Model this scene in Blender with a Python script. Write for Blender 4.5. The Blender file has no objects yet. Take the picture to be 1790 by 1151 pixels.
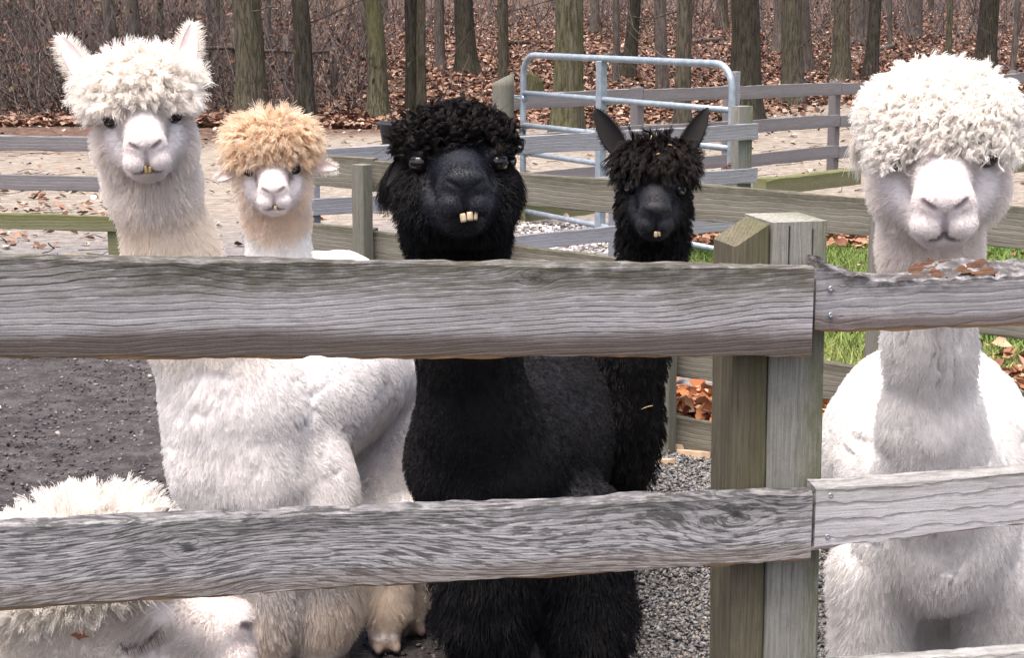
import bpy, math, random
import numpy as np
from mathutils import Vector, Matrix, kdtree
R = math.radians
random.seed(7); rng = np.random.default_rng(11)
sc = bpy.context.scene
col = sc.collection

# ------------------------------------------------------------------ camera, sky, sun, exposure
CAM_H, FPX, PITCH = 1.68, 3000.0, math.atan(560.5/3000.0)
cam = bpy.data.cameras.new('camera'); camo = bpy.data.objects.new('camera', cam); col.objects.link(camo)
camo.location = (0, 0, CAM_H); camo.rotation_euler = (R(90)-PITCH, 0, 0)
cam.sensor_width = 36; cam.lens = 36*FPX/1790; cam.clip_end = 2000; cam.clip_start = 0.05
sc.camera = camo
w = bpy.data.worlds.new('World'); sc.world = w; w.use_nodes = True
wn = w.node_tree; bg = wn.nodes['Background']
sky = wn.nodes.new('ShaderNodeTexSky'); sky.sky_type = 'NISHITA'; sky.sun_disc = False
SUN_EL, SUN_AZ = 74.0, 215.0            # azimuth clockwise from +Y: behind the camera, a little to the left
sky.sun_elevation = R(SUN_EL); sky.sun_rotation = R(SUN_AZ)
sky.air_density = 0.7; sky.dust_density = 8.0; sky.ozone_density = 0.3
wn.links.new(sky.outputs[0], bg.inputs[0]); bg.inputs[1].default_value = 0.15
sun = bpy.data.lights.new('sun', 'SUN'); suno = bpy.data.objects.new('sun', sun); col.objects.link(suno)
sun.energy = 1.3; sun.angle = R(40); sun.color = (1.0, 0.965, 0.925)
sd = Vector((math.sin(R(SUN_AZ))*math.cos(R(SUN_EL)), math.cos(R(SUN_AZ))*math.cos(R(SUN_EL)), math.sin(R(SUN_EL))))
suno.rotation_euler = sd.to_track_quat('Z', 'Y').to_euler(); suno.location = (0, 0, 30)
sc.view_settings.view_transform = 'Standard'; sc.view_settings.look = 'None'
sc.view_settings.exposure = 1.5; sc.view_settings.gamma = 1.0
sc.render.engine = 'CYCLES'
sc.cycles.use_denoising = True
sc.cycles.max_bounces = 10; sc.cycles.diffuse_bounces = 7; sc.cycles.transparent_max_bounces = 4

# ------------------------------------------------------------------ survey helpers (photo angle -> place in the world)
CT, ST = math.cos(PITCH), math.sin(PITCH)
def ray(px, py):
    xc = (px-895)/FPX; yc = -(py-575.5)/FPX
    return np.array([xc, CT+yc*ST, -ST+yc*CT])
def P(px, py, Y):
    d = ray(px, py); t = Y/d[1]
    return np.array([d[0]*t, Y, CAM_H+d[2]*t])
def PV(px, py, p0, dr):                      # meets the upright plane through p0 along dr
    d = ray(px, py); n = np.array([-dr[1], dr[0]])
    t = (n[0]*p0[0]+n[1]*p0[1])/(n[0]*d[0]+n[1]*d[1])
    return np.array([d[0]*t, d[1]*t, CAM_H+d[2]*t])

# ------------------------------------------------------------------ numpy noise
def _h(i, j, k, s):
    n = (i*374761393 + j*668265263 + k*2147483647 + s*1274126177) & 0xffffffff
    n = ((n ^ (n >> 13))*1274126177) & 0xffffffff
    return ((n ^ (n >> 16)) & 0xffff)/65535.0
def vnoise(p, scale=1.0, seed=0):            # value noise in -1..1
    q = np.asarray(p, float)*scale
    i = np.floor(q).astype(np.int64); f = q-i; f = f*f*(3-2*f)
    r = 0
    for a in (0, 1):
        for b in (0, 1):
            for c in (0, 1):
                wgt = (f[..., 0] if a else 1-f[..., 0])*(f[..., 1] if b else 1-f[..., 1])*(f[..., 2] if c else 1-f[..., 2])
                r = r + wgt*_h(i[..., 0]+a, i[..., 1]+b, i[..., 2]+c, seed)
    return r*2-1
def fbm(p, scale=1.0, seed=0, o=3):
    return sum(vnoise(p, scale*2**k, seed+k*17)/2**k for k in range(o))/1.75
def sstep(a, b, x):
    t = np.clip((x-a)/(b-a), 0, 1); return t*t*(3-2*t)
def nrm(v):
    v = np.asarray(v, float); return v/np.maximum(np.linalg.norm(v, axis=-1, keepdims=True), 1e-9)

# ------------------------------------------------------------------ object helpers
def link(name, data, mat=None, parent=None, loc=None, **props):
    o = bpy.data.objects.new(name, data); col.objects.link(o)
    if mat is not None and data is not None and len(data.materials) == 0: data.materials.append(mat)
    if parent is not None: o.parent = parent
    if loc is not None: o.location = loc
    for k, v in props.items(): o[k] = v
    return o
def thing(name, label, cat, loc=(0, 0, 0), group=None):
    o = link(name, None, loc=tuple(loc)); o['label'] = label; o['category'] = cat
    o.empty_display_size = 0.1
    if group: o['group'] = group
    return o
def mesh(name, V, F, smooth=True, colr=None):
    me = bpy.data.meshes.new(name)
    V = np.asarray(V, np.float32)
    if isinstance(F, np.ndarray):
        k = F.shape[1]; n = len(F)
        me.vertices.add(len(V)); me.vertices.foreach_set('co', V.ravel())
        me.loops.add(n*k); me.loops.foreach_set('vertex_index', F.astype(np.int32).ravel())
        me.polygons.add(n); me.polygons.foreach_set('loop_start', np.arange(0, n*k, k, dtype=np.int32))
        me.update(calc_edges=True); me.validate()
    else:
        me.from_pydata(V.tolist(), [], F); me.update()
    if smooth: me.polygons.foreach_set('use_smooth', np.ones(len(me.polygons), bool))
    if colr is not None:
        a = me.attributes.new('Col', 'FLOAT_COLOR', 'POINT')
        c = np.ones((len(V), 4), np.float32); c[:, :3] = colr
        a.data.foreach_set('color', c.ravel())
    return me
def merge(parts):
    Vs, Fs, o = [], [], 0
    for V, F in parts:
        Vs.append(np.asarray(V, float)); Fs += [tuple(i+o for i in f) for f in F]; o += len(V)
    return np.concatenate(Vs), Fs
def box(x0, x1, y0, y1, z0, z1, c=0.0):
    if c <= 0:
        V = [(x, y, z) for x in (x0, x1) for y in (y0, y1) for z in (z0, z1)]
        return V, [(0, 1, 3, 2), (4, 6, 7, 5), (0, 4, 5, 1), (2, 3, 7, 6), (0, 2, 6, 4), (1, 5, 7, 3)]
    return loft([[(x, y0+c, z0), (x, y1-c, z0), (x, y1, z0+c), (x, y1, z1-c), (x, y1-c, z1), (x, y0+c, z1), (x, y0, z1-c), (x, y0, z0+c)] for x in (x0, x1)])
def loft(rings, cap=True, closed=True):
    n = len(rings[0]); V = [p for r in rings for p in r]; F = []
    for i in range(len(rings)-1):
        for j in range(n if closed else n-1):
            a = i*n+j; b = i*n+(j+1) % n
            F.append((a, b, b+n, a+n))
    if cap: F.append(tuple(range(n-1, -1, -1))); F.append(tuple(range((len(rings)-1)*n, len(rings)*n)))
    return V, F
def tube(pts, rad, n=10, cap=True):
    pts = np.asarray(pts, float); rad = np.broadcast_to(np.asarray(rad, float), (len(pts),))
    T = nrm(np.gradient(pts, axis=0)); rings = []
    up = np.array([0, 0, 1.0]) if abs(T[0][2]) < .9 else np.array([1.0, 0, 0])
    u = nrm(np.cross(T[0], up))
    for i, p in enumerate(pts):
        u = nrm(u-T[i]*np.dot(u, T[i])); v = np.cross(T[i], u)
        rings.append([p+rad[i]*(math.cos(a)*u+math.sin(a)*v) for a in np.arange(n)*2*math.pi/n])
    return loft(rings, cap)

# ------------------------------------------------------------------ node helpers
def newmat(name):
    m = bpy.data.materials.new(name); m.use_nodes = True; nt = m.node_tree
    for n in list(nt.nodes): nt.nodes.remove(n)
    return m, nt
def nd(nt, typ, ins=None, **props):
    n = nt.nodes.new('ShaderNode'+typ)
    for k, v in props.items(): setattr(n, k, v)
    for k, v in (ins or {}).items():
        s = n.inputs[k]
        if isinstance(v, bpy.types.NodeSocket): nt.links.new(v, s)
        else:
            if isinstance(v, tuple) and len(v) == 3 and s.type == 'RGBA': v = v+(1,)
            s.default_value = v
    return n
def mth(nt, op, a, b=0.0, c=None, clamp=False):
    i = {0: a, 1: b}
    if c is not None: i[2] = c
    return nd(nt, 'Math', i, operation=op, use_clamp=clamp).outputs[0]
def mixc(nt, f, a, b, bt='MIX'):
    return nd(nt, 'Mix', {0: f, 6: a, 7: b}, data_type='RGBA', blend_type=bt).outputs[2]
def noise(nt, vec, scale, detail=3.0, rough=.55, dist=0.0):
    return nd(nt, 'TexNoise', {'Vector': vec, 'Scale': scale, 'Detail': detail, 'Roughness': rough, 'Distortion': dist}).outputs[0]
def ramp(nt, f, stops, interp='LINEAR'):
    n = nd(nt, 'ValToRGB', {0: f}); r = n.color_ramp; r.interpolation = interp
    while len(r.elements) < len(stops): r.elements.new(0.5)
    for e, (p, c) in zip(r.elements, stops):
        e.position = p; e.color = (c if isinstance(c, tuple) else (c, c, c))+(1,)
    return n.outputs[0]
def sm(nt, f, a, b):
    return nd(nt, 'MapRange', {0: f, 1: a, 2: b, 3: 0.0, 4: 1.0}, interpolation_type='SMOOTHSTEP').outputs[0]
def scl(nt, vec, s, off=(0, 0, 0)):
    return nd(nt, 'Mapping', {'Vector': vec, 'Scale': s, 'Location': off}).outputs[0]
def out(nt, sh):
    nd(nt, 'OutputMaterial', {'Surface': sh})
def pbsdf(nt, c, rough=.8, bump=None, bstr=.4, bdist=.01, spec=.3, **kw):
    i = {'Base Color': c, 'Roughness': rough, 'Specular IOR Level': spec}; i.update(kw)
    if bump is not None: i['Normal'] = nd(nt, 'Bump', {'Height': bump, 'Strength': bstr, 'Distance': bdist}).outputs[0]
    n = nd(nt, 'BsdfPrincipled', i); out(nt, n.outputs[0]); return n
def flat(name, c, rough=.6, metal=0.0, spec=.4):
    m, nt = newmat(name)
    g = nd(nt, 'TexCoord').outputs['Object']
    f = noise(nt, g, 40.0, 3)
    cc = mixc(nt, f, tuple(x*.8 for x in c), tuple(min(1, x*1.15) for x in c))
    pbsdf(nt, cc, rough, spec=spec, Metallic=metal); return m

# weathered wood: grain lines, algae near the top edge, raw brown strip near the lower edge
def wood(name, light, mid, dark, period=.011, line=.55, warp=.045, moss=.4, mosscol=(.10, .11, .05), brown=.3, browncol=(.16, .11, .075),
         edge=.6, blotch=0.0, axis=0, seed=0.0, topdark=.5, patch=.4, knots=()):
    m, nt = newmat(name); tc = nd(nt, 'TexCoord'); ob = tc.outputs['Object']; ge = tc.outputs['Generated']; raw = nd(nt, 'SeparateXYZ', {0: ob})
    oi = nd(nt, 'ObjectInfo').outputs['Random']
    off = nd(nt, 'CombineXYZ', {0: mth(nt, 'MULTIPLY', oi, 37.0), 1: mth(nt, 'MULTIPLY', oi, 11.0), 2: mth(nt, 'ADD', mth(nt, 'MULTIPLY', oi, 5.0), seed)}).outputs[0]
    ob = nd(nt, 'VectorMath', {0: ob, 1: off}, operation='ADD').outputs[0]
    if axis == 2: ob = nd(nt, 'VectorRotate', {'Vector': ob, 'Angle': R(90)}, rotation_type='Y_AXIS').outputs[0]
    wv = noise(nt, scl(nt, ob, (1.5, 2.0, 3.5)), 1.0, 1.5)
    wv2 = noise(nt, scl(nt, ob, (13.0, 9.0, 20.0)), 1.0, 3.0)
    sep = nd(nt, 'SeparateXYZ', {0: ob})
    z = mth(nt, 'ADD', sep.outputs[2], mth(nt, 'ADD', mth(nt, 'MULTIPLY', mth(nt, 'SUBTRACT', wv, .5), warp*4), mth(nt, 'MULTIPLY', mth(nt, 'SUBTRACT', wv2, .5), period*.9)))
    z = mth(nt, 'ADD', z, mth(nt, 'MULTIPLY', sep.outputs[1], .7))
    core = None
    for (kx, kz, kr) in knots:                                   # grain flows round the knots
        dx = mth(nt, 'MULTIPLY', mth(nt, 'SUBTRACT', raw.outputs[0], kx), .55); dz = mth(nt, 'SUBTRACT', raw.outputs[2], kz)
        d2 = mth(nt, 'ADD', mth(nt, 'MULTIPLY', dx, dx), mth(nt, 'MULTIPLY', dz, dz))
        z = mth(nt, 'SUBTRACT', z, mth(nt, 'DIVIDE', mth(nt, 'MULTIPLY', dz, kr*kr*2.2), mth(nt, 'ADD', d2, kr*kr*.35)))
        k = sm(nt, mth(nt, 'ADD', mth(nt, 'SQRT', d2), mth(nt, 'MULTIPLY', wv2, .006)), kr*.75, kr*.3)
        core = k if core is None else mth(nt, 'MAXIMUM', core, k)
    ph = mth(nt, 'FRACT', mth(nt, 'DIVIDE', z, period))
    gl = mth(nt, 'FLOOR', mth(nt, 'DIVIDE', z, period))
    ringr = nd(nt, 'TexWhiteNoise', {'W': gl}, noise_dimensions='1D').outputs[0]
    lines = mth(nt, 'MULTIPLY', sm(nt, ph, .62, .93), sm(nt, ph, 1.0, .95))
    fib = noise(nt, scl(nt, ob, (4.0, 60.0, 330.0)), 1.0, 4.0, .7)
    fib2 = noise(nt, scl(nt, ob, (18.0, 60.0, 150.0)), 1.0, 5.0, .7)
    big = noise(nt, scl(nt, ob, (2.5, 4.0, 12.0)), 1.0, 4.0, .6)
    mot = noise(nt, scl(nt, ob, (30.0, 30.0, 60.0)), 1.0, 4.0, .65)
    c = mixc(nt, sm(nt, fib, .32, .68), mid, light)
    c = mixc(nt, mth(nt, 'MULTIPLY', sm(nt, fib2, .50, .68), .55), c, tuple(x*.62 for x in mid))
    c = mixc(nt, mth(nt, 'MULTIPLY', sm(nt, mot, .52, .72), .35), c, tuple(min(.8, x*1.12) for x in light))
    c = mixc(nt, mth(nt, 'MULTIPLY', sm(nt, big, .42, .68), patch), c, mid)
    lf = mth(nt, 'MULTIPLY', mth(nt, 'MULTIPLY', lines, mth(nt, 'ADD', mth(nt, 'MULTIPLY', ringr, .7), .3)), mth(nt, 'MULTIPLY', sm(nt, fib2, .30, .52), line), clamp=True)
    c = mixc(nt, lf, c, dark)
    if core is not None: c = mixc(nt, mth(nt, 'MULTIPLY', core, .8), c, dark)
    if blotch > 0:
        bw = mth(nt, 'ADD', sep.outputs[2], mth(nt, 'MULTIPLY', mth(nt, 'SUBTRACT', wv, .5), .30))
        bv = nd(nt, 'CombineXYZ', {0: mth(nt, 'MULTIPLY', sep.outputs[0], 21.0), 1: mth(nt, 'MULTIPLY', sep.outputs[1], 20.0), 2: mth(nt, 'MULTIPLY', bw, 185.0)}).outputs[0]
        bl = noise(nt, bv, 1.0, 5.0, .62, .5)
        bl2 = noise(nt, scl(nt, ob, (3.0, 4.0, 9.0)), 1.0, 2.0)
        c = mixc(nt, mth(nt, 'MULTIPLY', mth(nt, 'MULTIPLY', sm(nt, bl, .46, .57), sm(nt, bl2, .22, .50)), blotch), c, tuple(x*.8 for x in dark))
    gz = nd(nt, 'Attribute', attribute_name='hgt').outputs['Fac'] if axis == 0 else mth(nt, 'ADD', mth(nt, 'MULTIPLY', nd(nt, 'SeparateXYZ', {0: ge}).outputs[0], .6), .3)
    jig = mth(nt, 'MULTIPLY', mth(nt, 'SUBTRACT', big, .5), .7)
    gj = mth(nt, 'ADD', gz, jig)
    if moss > 0:
        mf = mth(nt, 'MULTIPLY', sm(nt, gj, .45, .92), moss)
        mf = mth(nt, 'MULTIPLY', mf, sm(nt, fib2, .25, .6))
        c = mixc(nt, mf, c, mosscol)
        c = mixc(nt, mth(nt, 'MULTIPLY', mth(nt, 'MULTIPLY', sm(nt, gj, .74, 1.02), topdark), sm(nt, mot, .3, .6)), c, tuple(x*.9 for x in dark))
    if brown > 0:
        bf = mth(nt, 'MULTIPLY', sm(nt, mth(nt, 'ADD', gz, mth(nt, 'MULTIPLY', jig, .35)), .36, .16), brown)
        c = mixc(nt, bf, c, mixc(nt, fib2, browncol, tuple(x*.6 for x in browncol)))
    if edge > 0:
        ef = mth(nt, 'MULTIPLY', sm(nt, mth(nt, 'ADD', gz, mth(nt, 'MULTIPLY', mth(nt, 'SUBTRACT', fib2, .5), .03)), .035, .012), edge)
        c = mixc(nt, ef, c, (.36, .22, .11))
    grit = noise(nt, ob, 420.0, 2.0, .7)
    c = mixc(nt, .32, c, mixc(nt, sm(nt, grit, .35, .65), tuple(x*.45 for x in mid), light), 'OVERLAY')
    c = mixc(nt, mth(nt, 'MULTIPLY', sm(nt, grit, .60, .72), .35), c, tuple(x*.5 for x in mid))
    lich = nd(nt, 'TexVoronoi', {'Vector': ob, 'Scale': 16.0}).outputs['Distance']
    c = mixc(nt, mth(nt, 'MULTIPLY', sm(nt, mth(nt, 'ADD', lich, mth(nt, 'MULTIPLY', fib2, .05)), .10, .05), mth(nt, 'MULTIPLY', sm(nt, gj, .8, 1.1), .8)), c, (.38, .41, .36))
    h = mth(nt, 'SUBTRACT', mth(nt, 'MULTIPLY', mth(nt, 'ADD', fib, fib2), .4), mth(nt, 'MULTIPLY', lines, .5))
    pbsdf(nt, c, .85, h, .45, .004, .2)
    return m
M = {}
M['rail_top'] = wood('weathered_rail_upper', (.42, .415, .43), (.25, .245, .25), (.024, .022, .020), .0095, 1.1, .032, .85, (.070, .066, .040), .9, (.080, .060, .048), .95, seed=1.3, topdark=.6, patch=.35, knots=((1.62, .115, .011), (.55, .06, .008)))
M['rail_low'] = wood('weathered_rail_lower', (.43, .425, .44), (.28, .275, .28), (.020, .020, .022), .011, .7, .03, .3, (.07, .07, .055), .5, (.17, .135, .10), .8, blotch=.75, seed=4.1, knots=((2.02, .085, .016), (1.05, .09, .018)))
M['rail_broken'] = wood('weathered_rail_broken', (.40, .395, .41), (.22, .215, .22), (.035, .03, .03), .017, .4, .02, .2, (.06, .05, .045), .75, (.12, .085, .07), .95, topdark=.9, seed=2.2, knots=((.05, .085, .006), (.05, .035, .006)))
M['rail_pale'] = wood('weathered_rail_pale', (.48, .475, .485), (.37, .365, .37), (.09, .085, .085), .032, .8, .03, .35, (.15, .155, .10), 0, edge=.4, seed=7.7, topdark=.3)
M['post_grey'] = wood('weathered_post_grey', (.32, .32, .295), (.20, .195, .17), (.06, .055, .05), .022, .35, .012, .75, (.11, .12, .055), 0, edge=0, axis=2, seed=3.0, topdark=0)
M['post_brown'] = wood('weathered_post_mossy', (.17, .155, .112), (.108, .095, .064), (.035, .03, .02), .012, .4, .01, .7, (.085, .092, .036), 0, edge=0, axis=2, seed=9.0, topdark=0)
M['pen_rail'] = wood('pen_rail_mossy', (.25, .24, .205), (.165, .155, .13), (.05, .045, .035), .02, .35, .015, .7, (.105, .100, .070), .2, (.09, .085, .065), 0, seed=5.0, topdark=.4)
M['pen_post'] = wood('pen_post_mossy', (.235, .232, .205), (.155, .150, .130), (.06, .055, .045), .02, .35, .01, .5, (.135, .14, .10), 0, edge=0, axis=2, seed=6.0, topdark=0)
M['blue_rail'] = wood('silver_rail', (.33, .335, .365), (.25, .252, .275), (.12, .12, .13), .02, .35, .012, .2, (.17, .18, .17), 0, edge=0, seed=8.0, topdark=.15)
M['far_rail'] = wood('far_silver_rail', (.27, .26, .27), (.19, .18, .185), (.10, .095, .10), .02, .35, .012, .2, (.16, .16, .15), .3, (.15, .125, .12), 0, seed=8.5, topdark=.15)
M['green_rail'] = wood('mossy_rail', (.22, .22, .14), (.145, .148, .08), (.06, .06, .035), .02, .4, .012, .8, (.125, .135, .05), 0, edge=0, seed=12.0, topdark=.1)
M['raw_wood'] = wood('rotten_splinter_wood', (.17, .088, .05), (.075, .042, .028), (.02, .014, .012), .006, 1.2, .02, 0, brown=0, edge=0, seed=2.9)
m, nt = newmat('galvanised_pipe'); ob = nd(nt, 'TexCoord').outputs['Object']
f = noise(nt, ob, 18.0, 4); pbsdf(nt, mixc(nt, sm(nt, f, .35, .7), (.20, .245, .29), (.29, .335, .38)), .42, spec=.5, Metallic=.25); M['pipe'] = m
M['screw'] = flat('galvanised_screw', (.35, .38, .42), .4, .8)
M['rust'] = flat('rusty_iron', (.16, .07, .04), .8, .2)
M['rubber'] = flat('black_rubber', (.02, .02, .022), .5)
# ------------------------------------------------------------------ terrain
def terr(x, y):
    x = np.asarray(x, float); y = np.asarray(y, float)
    p = np.stack([x, y, np.zeros_like(x+y)], -1)
    far = np.maximum(0, y-21)
    z = .047*far*far/(far+5) + np.maximum(0, y-55)*.035
    z = z + sstep(8, 20, y)*(.05*vnoise(p, .35, 3)+.12*vnoise(p, .11, 5)*sstep(20, 32, y))
    z = z - .10*sstep(-1.2, -4.0, x)*sstep(22, 14, y)*0
    return z
GY = np.arange(3.0, 160, .02)
def G(px, py):                               # where the line of sight meets the ground
    d = ray(px, py); x = d[0]*GY/d[1]; zt = terr(x, GY); hit = np.nonzero(CAM_H+d[2]*GY/d[1] < zt)[0]
    i = hit[0] if len(hit) else len(GY)-1
    return np.array([x[i], GY[i], zt[i]])
ys = np.concatenate([np.arange(-4, 4, .5), np.arange(4, 14, .12), np.arange(14, 40, .35), np.arange(40, 90, 1.5), np.arange(90, 261, 10)])
xs = np.concatenate([np.arange(-140, -20, 10), np.arange(-20, -6, 1.0), np.arange(-6, 6, .15), np.arange(6, 20, 1.0), np.arange(20, 141, 10)])
gx, gy = np.meshgrid(xs, ys); gz = terr(gx, gy) + (gy > 4)*(gy < 16)*.012*fbm(np.stack([gx, gy, gx*0], -1), 2.2, 9)
V = np.stack([gx, gy, gz], -1).reshape(-1, 3); nx = len(xs)
ii = (np.arange(len(ys)-1)[:, None]*nx+np.arange(nx-1)[None]).ravel()
Fq = np.stack([ii, ii+1, ii+1+nx, ii+nx], 1)
m, nt = newmat('ground_soil'); geo = nd(nt, 'NewGeometry').outputs['Position']
sp = nd(nt, 'SeparateXYZ', {0: geo}); X_, Y_ = sp.outputs[0], sp.outputs[1]
n1 = noise(nt, geo, .9, 5, .6); n2 = noise(nt, geo, 9.0, 5, .65); n3 = noise(nt, geo, 60.0, 4, .6); nb = noise(nt, geo, .25, 3)
n4 = noise(nt, scl(nt, geo, (1.2, 3.5, 1.0)), 2.2, 5, .65)
wob = mth(nt, 'MULTIPLY', mth(nt, 'SUBTRACT', n1, .5), 3.0)
yy = mth(nt, 'ADD', Y_, wob)
wet = mixc(nt, sm(nt, n2, .35, .7), (.027, .0245, .026), (.066, .060, .061))
wet = mixc(nt, sm(nt, n3, .58, .72), wet, (.14, .125, .135))
grav = mixc(nt, sm(nt, n2, .3, .7), (.105, .099, .10), (.205, .192, .188))
grav = mixc(nt, sm(nt, n3, .52, .7), grav, (.10, .095, .10))
dirt = mixc(nt, sm(nt, n2, .32, .68), (.155, .132, .108), (.275, .246, .212))
dirt = mixc(nt, sm(nt, n4, .5, .68), dirt, (.125, .10, .082))
dirt = mixc(nt, sm(nt, n3, .6, .75), dirt, (.10, .07, .06))
duff = mixc(nt, sm(nt, n2, .35, .68), (.046, .030, .023), (.13, .082, .062))
duff = mixc(nt, sm(nt, n3, .55, .7), duff, (.19, .115, .09))
dry = sm(nt, mth(nt, 'ADD', X_, mth(nt, 'MULTIPLY', wob, .12)), .25, .55)
near = mixc(nt, dry, wet, grav)
c = mixc(nt, sm(nt, yy, 8.6, 11.0), near, grav)
c = mixc(nt, sm(nt, yy, 11.5, 15.0), c, dirt)
c = mixc(nt, sm(nt, mth(nt, 'SUBTRACT', yy, mth(nt, 'MULTIPLY', X_, .7)), 23.5, 26.0), c, duff)
turf = mth(nt, 'MULTIPLY', sm(nt, mth(nt, 'ADD', X_, mth(nt, 'MULTIPLY', wob, .2)), .95, 1.35), sm(nt, yy, 14.0, 12.6))
turf = mth(nt, 'MULTIPLY', turf, sm(nt, mth(nt, 'ADD', Y_, mth(nt, 'MULTIPLY', X_, .8)), 6.9, 7.1))
c = mixc(nt, turf, c, mixc(nt, n2, (.05, .085, .02), (.12, .15, .045)))
pbsdf(nt, c, .92, mth(nt, 'ADD', n2, mth(nt, 'MULTIPLY', n3, .5)), .8, .03, .15)
link('ground', mesh('ground', V, Fq), m, kind='structure')

# ------------------------------------------------------------------ near fence
F0 = (-.806, 2.70); FD = (math.cos(math.atan(.225)), math.sin(math.atan(.225)))
FN = np.array([-FD[1], FD[0], 0])                       # away from the camera
FR = {}
def frame_obj(name, me, mat, parent, o, xdir, zup=(0, 0, 1)):
    x = nrm(xdir); z = np.asarray(zup, float); y = nrm(np.cross(z, x)); z = np.cross(x, y)
    ob = link(name, me, mat, parent)
    mt = Matrix(((x[0], y[0], z[0], o[0]), (x[1], y[1], z[1], o[1]), (x[2], y[2], z[2], o[2]), (0, 0, 0, 1)))
    pm = Matrix.Identity(4) if parent is None else FR.get(parent.name, Matrix.Translation(Vector(parent.location)))
    ob.matrix_basis = pm.inverted() @ mt; FR[ob.name] = mt
    return ob
def board(L, top, bot, th, n=90, seed=0, c=.004, rough=.0022, bow=.004, topback=None):
    """plank along local x; top/bot are functions of x in 0..L; front face at y=0, back at y=th"""
    s = np.linspace(0, L, n); rings = []
    for i, x in enumerate(s):
        q = np.array([[x*6, seed, k*3.1] for k in range(8)]); e = fbm(q, 1.0, seed, 3)*rough*2.2
        q2 = np.array([[x*45, seed+3, k*5.1] for k in range(8)]); e = e+vnoise(q2, 1.0, seed)*rough*.8; ch = vnoise(np.array([[x*16, seed+7, k*9.0] for k in range(8)]), 1.0, seed+2); e = e+np.where(np.array([1, 1, 1, -1, -1, -1, -1, 1]) > 0, 1, -1)*np.clip(ch-.62, 0, 1)*rough*5
        t, b = top(x), bot(x); tb = t if topback is None else topback(x)
        y0 = bow*math.sin(x*1.7+seed); dx = (e[0]*1.5 if i in (0, n-1) else 0)
        rings.append([(x+dx, y0+c, b+e[0]), (x, y0+th-c, b+e[1]), (x, y0+th, b+c+e[1]), (x, y0+th+e[2]*.3, tb-c+e[2]), (x, y0+th-c, tb+e[3]), (x+dx, y0+c, t+e[4]), (x, y0+e[5]*.3, t-c+e[5]), (x, y0+e[6]*.3, b+c+e[6])])
    V, F = loft(rings)
    me = mesh('board', V, [f[::-1] for f in F], smooth=False)
    at = me.attributes.new('hgt', 'FLOAT', 'POINT'); at.data.foreach_set('value', np.tile(np.array([0, 0, .03, .97, 1, 1, .97, .03], np.float32), n))
    return me
fence = thing('board_fence', 'near weathered grey board fence the alpacas look over, with one broken rotten rail', 'fence', (F0[0]+FD[0]*1.3, F0[1]+FD[1]*1.3, 0))
def near_board(name, tl, tr, bl, br, mat, ext0=0.0, ext1=0.0, push=0.0, th=.045, seed=0, topfn=None, tbfn=None, label=None):
    a = PV(*tl, F0, FD); b = PV(*tr, F0, FD); c_ = PV(*bl, F0, FD); d_ = PV(*br, F0, FD)
    ax = nrm(b-a); L0 = np.linalg.norm((b-a)[:2])
    hx = nrm(np.array([ax[0], ax[1], 0])); L = L0+ext0+ext1
    zt = lambda x: a[2]+(b[2]-a[2])*(x-ext0)/L0; zb = lambda x: c_[2]+(d_[2]-c_[2])*(x-ext0)/L0
    o = a-hx*ext0+FN*push; z0 = zb(L/2); o[2] = z0
    tf = (lambda x: zt(x)-z0+(topfn(x) if topfn else 0)); tb = (lambda x: zt(x)-z0+(tbfn(x) if tbfn else 0)) if tbfn else None
    me = board(L, tf, lambda x: zb(x)-z0, th, int(60*L)+20, seed, topback=tb)
    ob = frame_obj(name, me, M[mat], fence, o, hx)
    if label: ob['label'] = label
    return ob
ru = near_board('rail', (0, 451), (1422, 466), (0, 628), (1424, 624), 'rail_top', ext0=.75, th=.045, seed=1, label='wide upper rail with wavy dark grain')
rl = near_board('rail', (0, 919), (1420, 861), (0, 1067), (1423, 979), 'rail_low', ext0=.75, th=.045, seed=2, label='lower rail with black and white mottled grain')
xs_b = np.array([0, .012, .03, .06, .10, .15, .22, .30, .40, 3]); dz_b = np.array([.018, .012, .003, -.006, -.016, -.020, -.019, -.016, -.012, -.010])
jag = lambda x: float(np.interp(x, xs_b, dz_b))+.004*float(vnoise(np.array([x*60, 1.0, 2.0])))*(x > .05)
jagb = lambda x: float(np.interp(x, [0, .03, .08, .14, .20, .24, .26, 3], [.016, .004, -.012, -.020, -.015, .004, .012, .015]))+.003*float(vnoise(np.array([x*70, 4.0, 2.0])))
rb = near_board('rail', (1429, 470), (1790, 470), (1430, 583), (1790, 570), 'rail_broken', ext1=.9, push=.003, th=.05, seed=3, topfn=jag, tbfn=jagb, label='broken rail with a rotten hollowed top edge')
rp = near_board('rail', (1427, 851), (1790, 823), (1428, 961), (1790, 919), 'rail_pale', ext1=.9, push=.003, th=.042, seed=4, label='pale lower rail with two screws and saw marks')
near_board('rail', (1640, 1152), (1790, 1141), (1640, 1262), (1790, 1245), 'rail_pale', ext0=.218, ext1=.9, push=.003, th=.042, seed=5)
near_board('rail', (0, 1330), (1420, 1250), (0, 1470), (1420, 1370), 'rail_low', ext0=.75, th=.045, seed=6)
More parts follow.
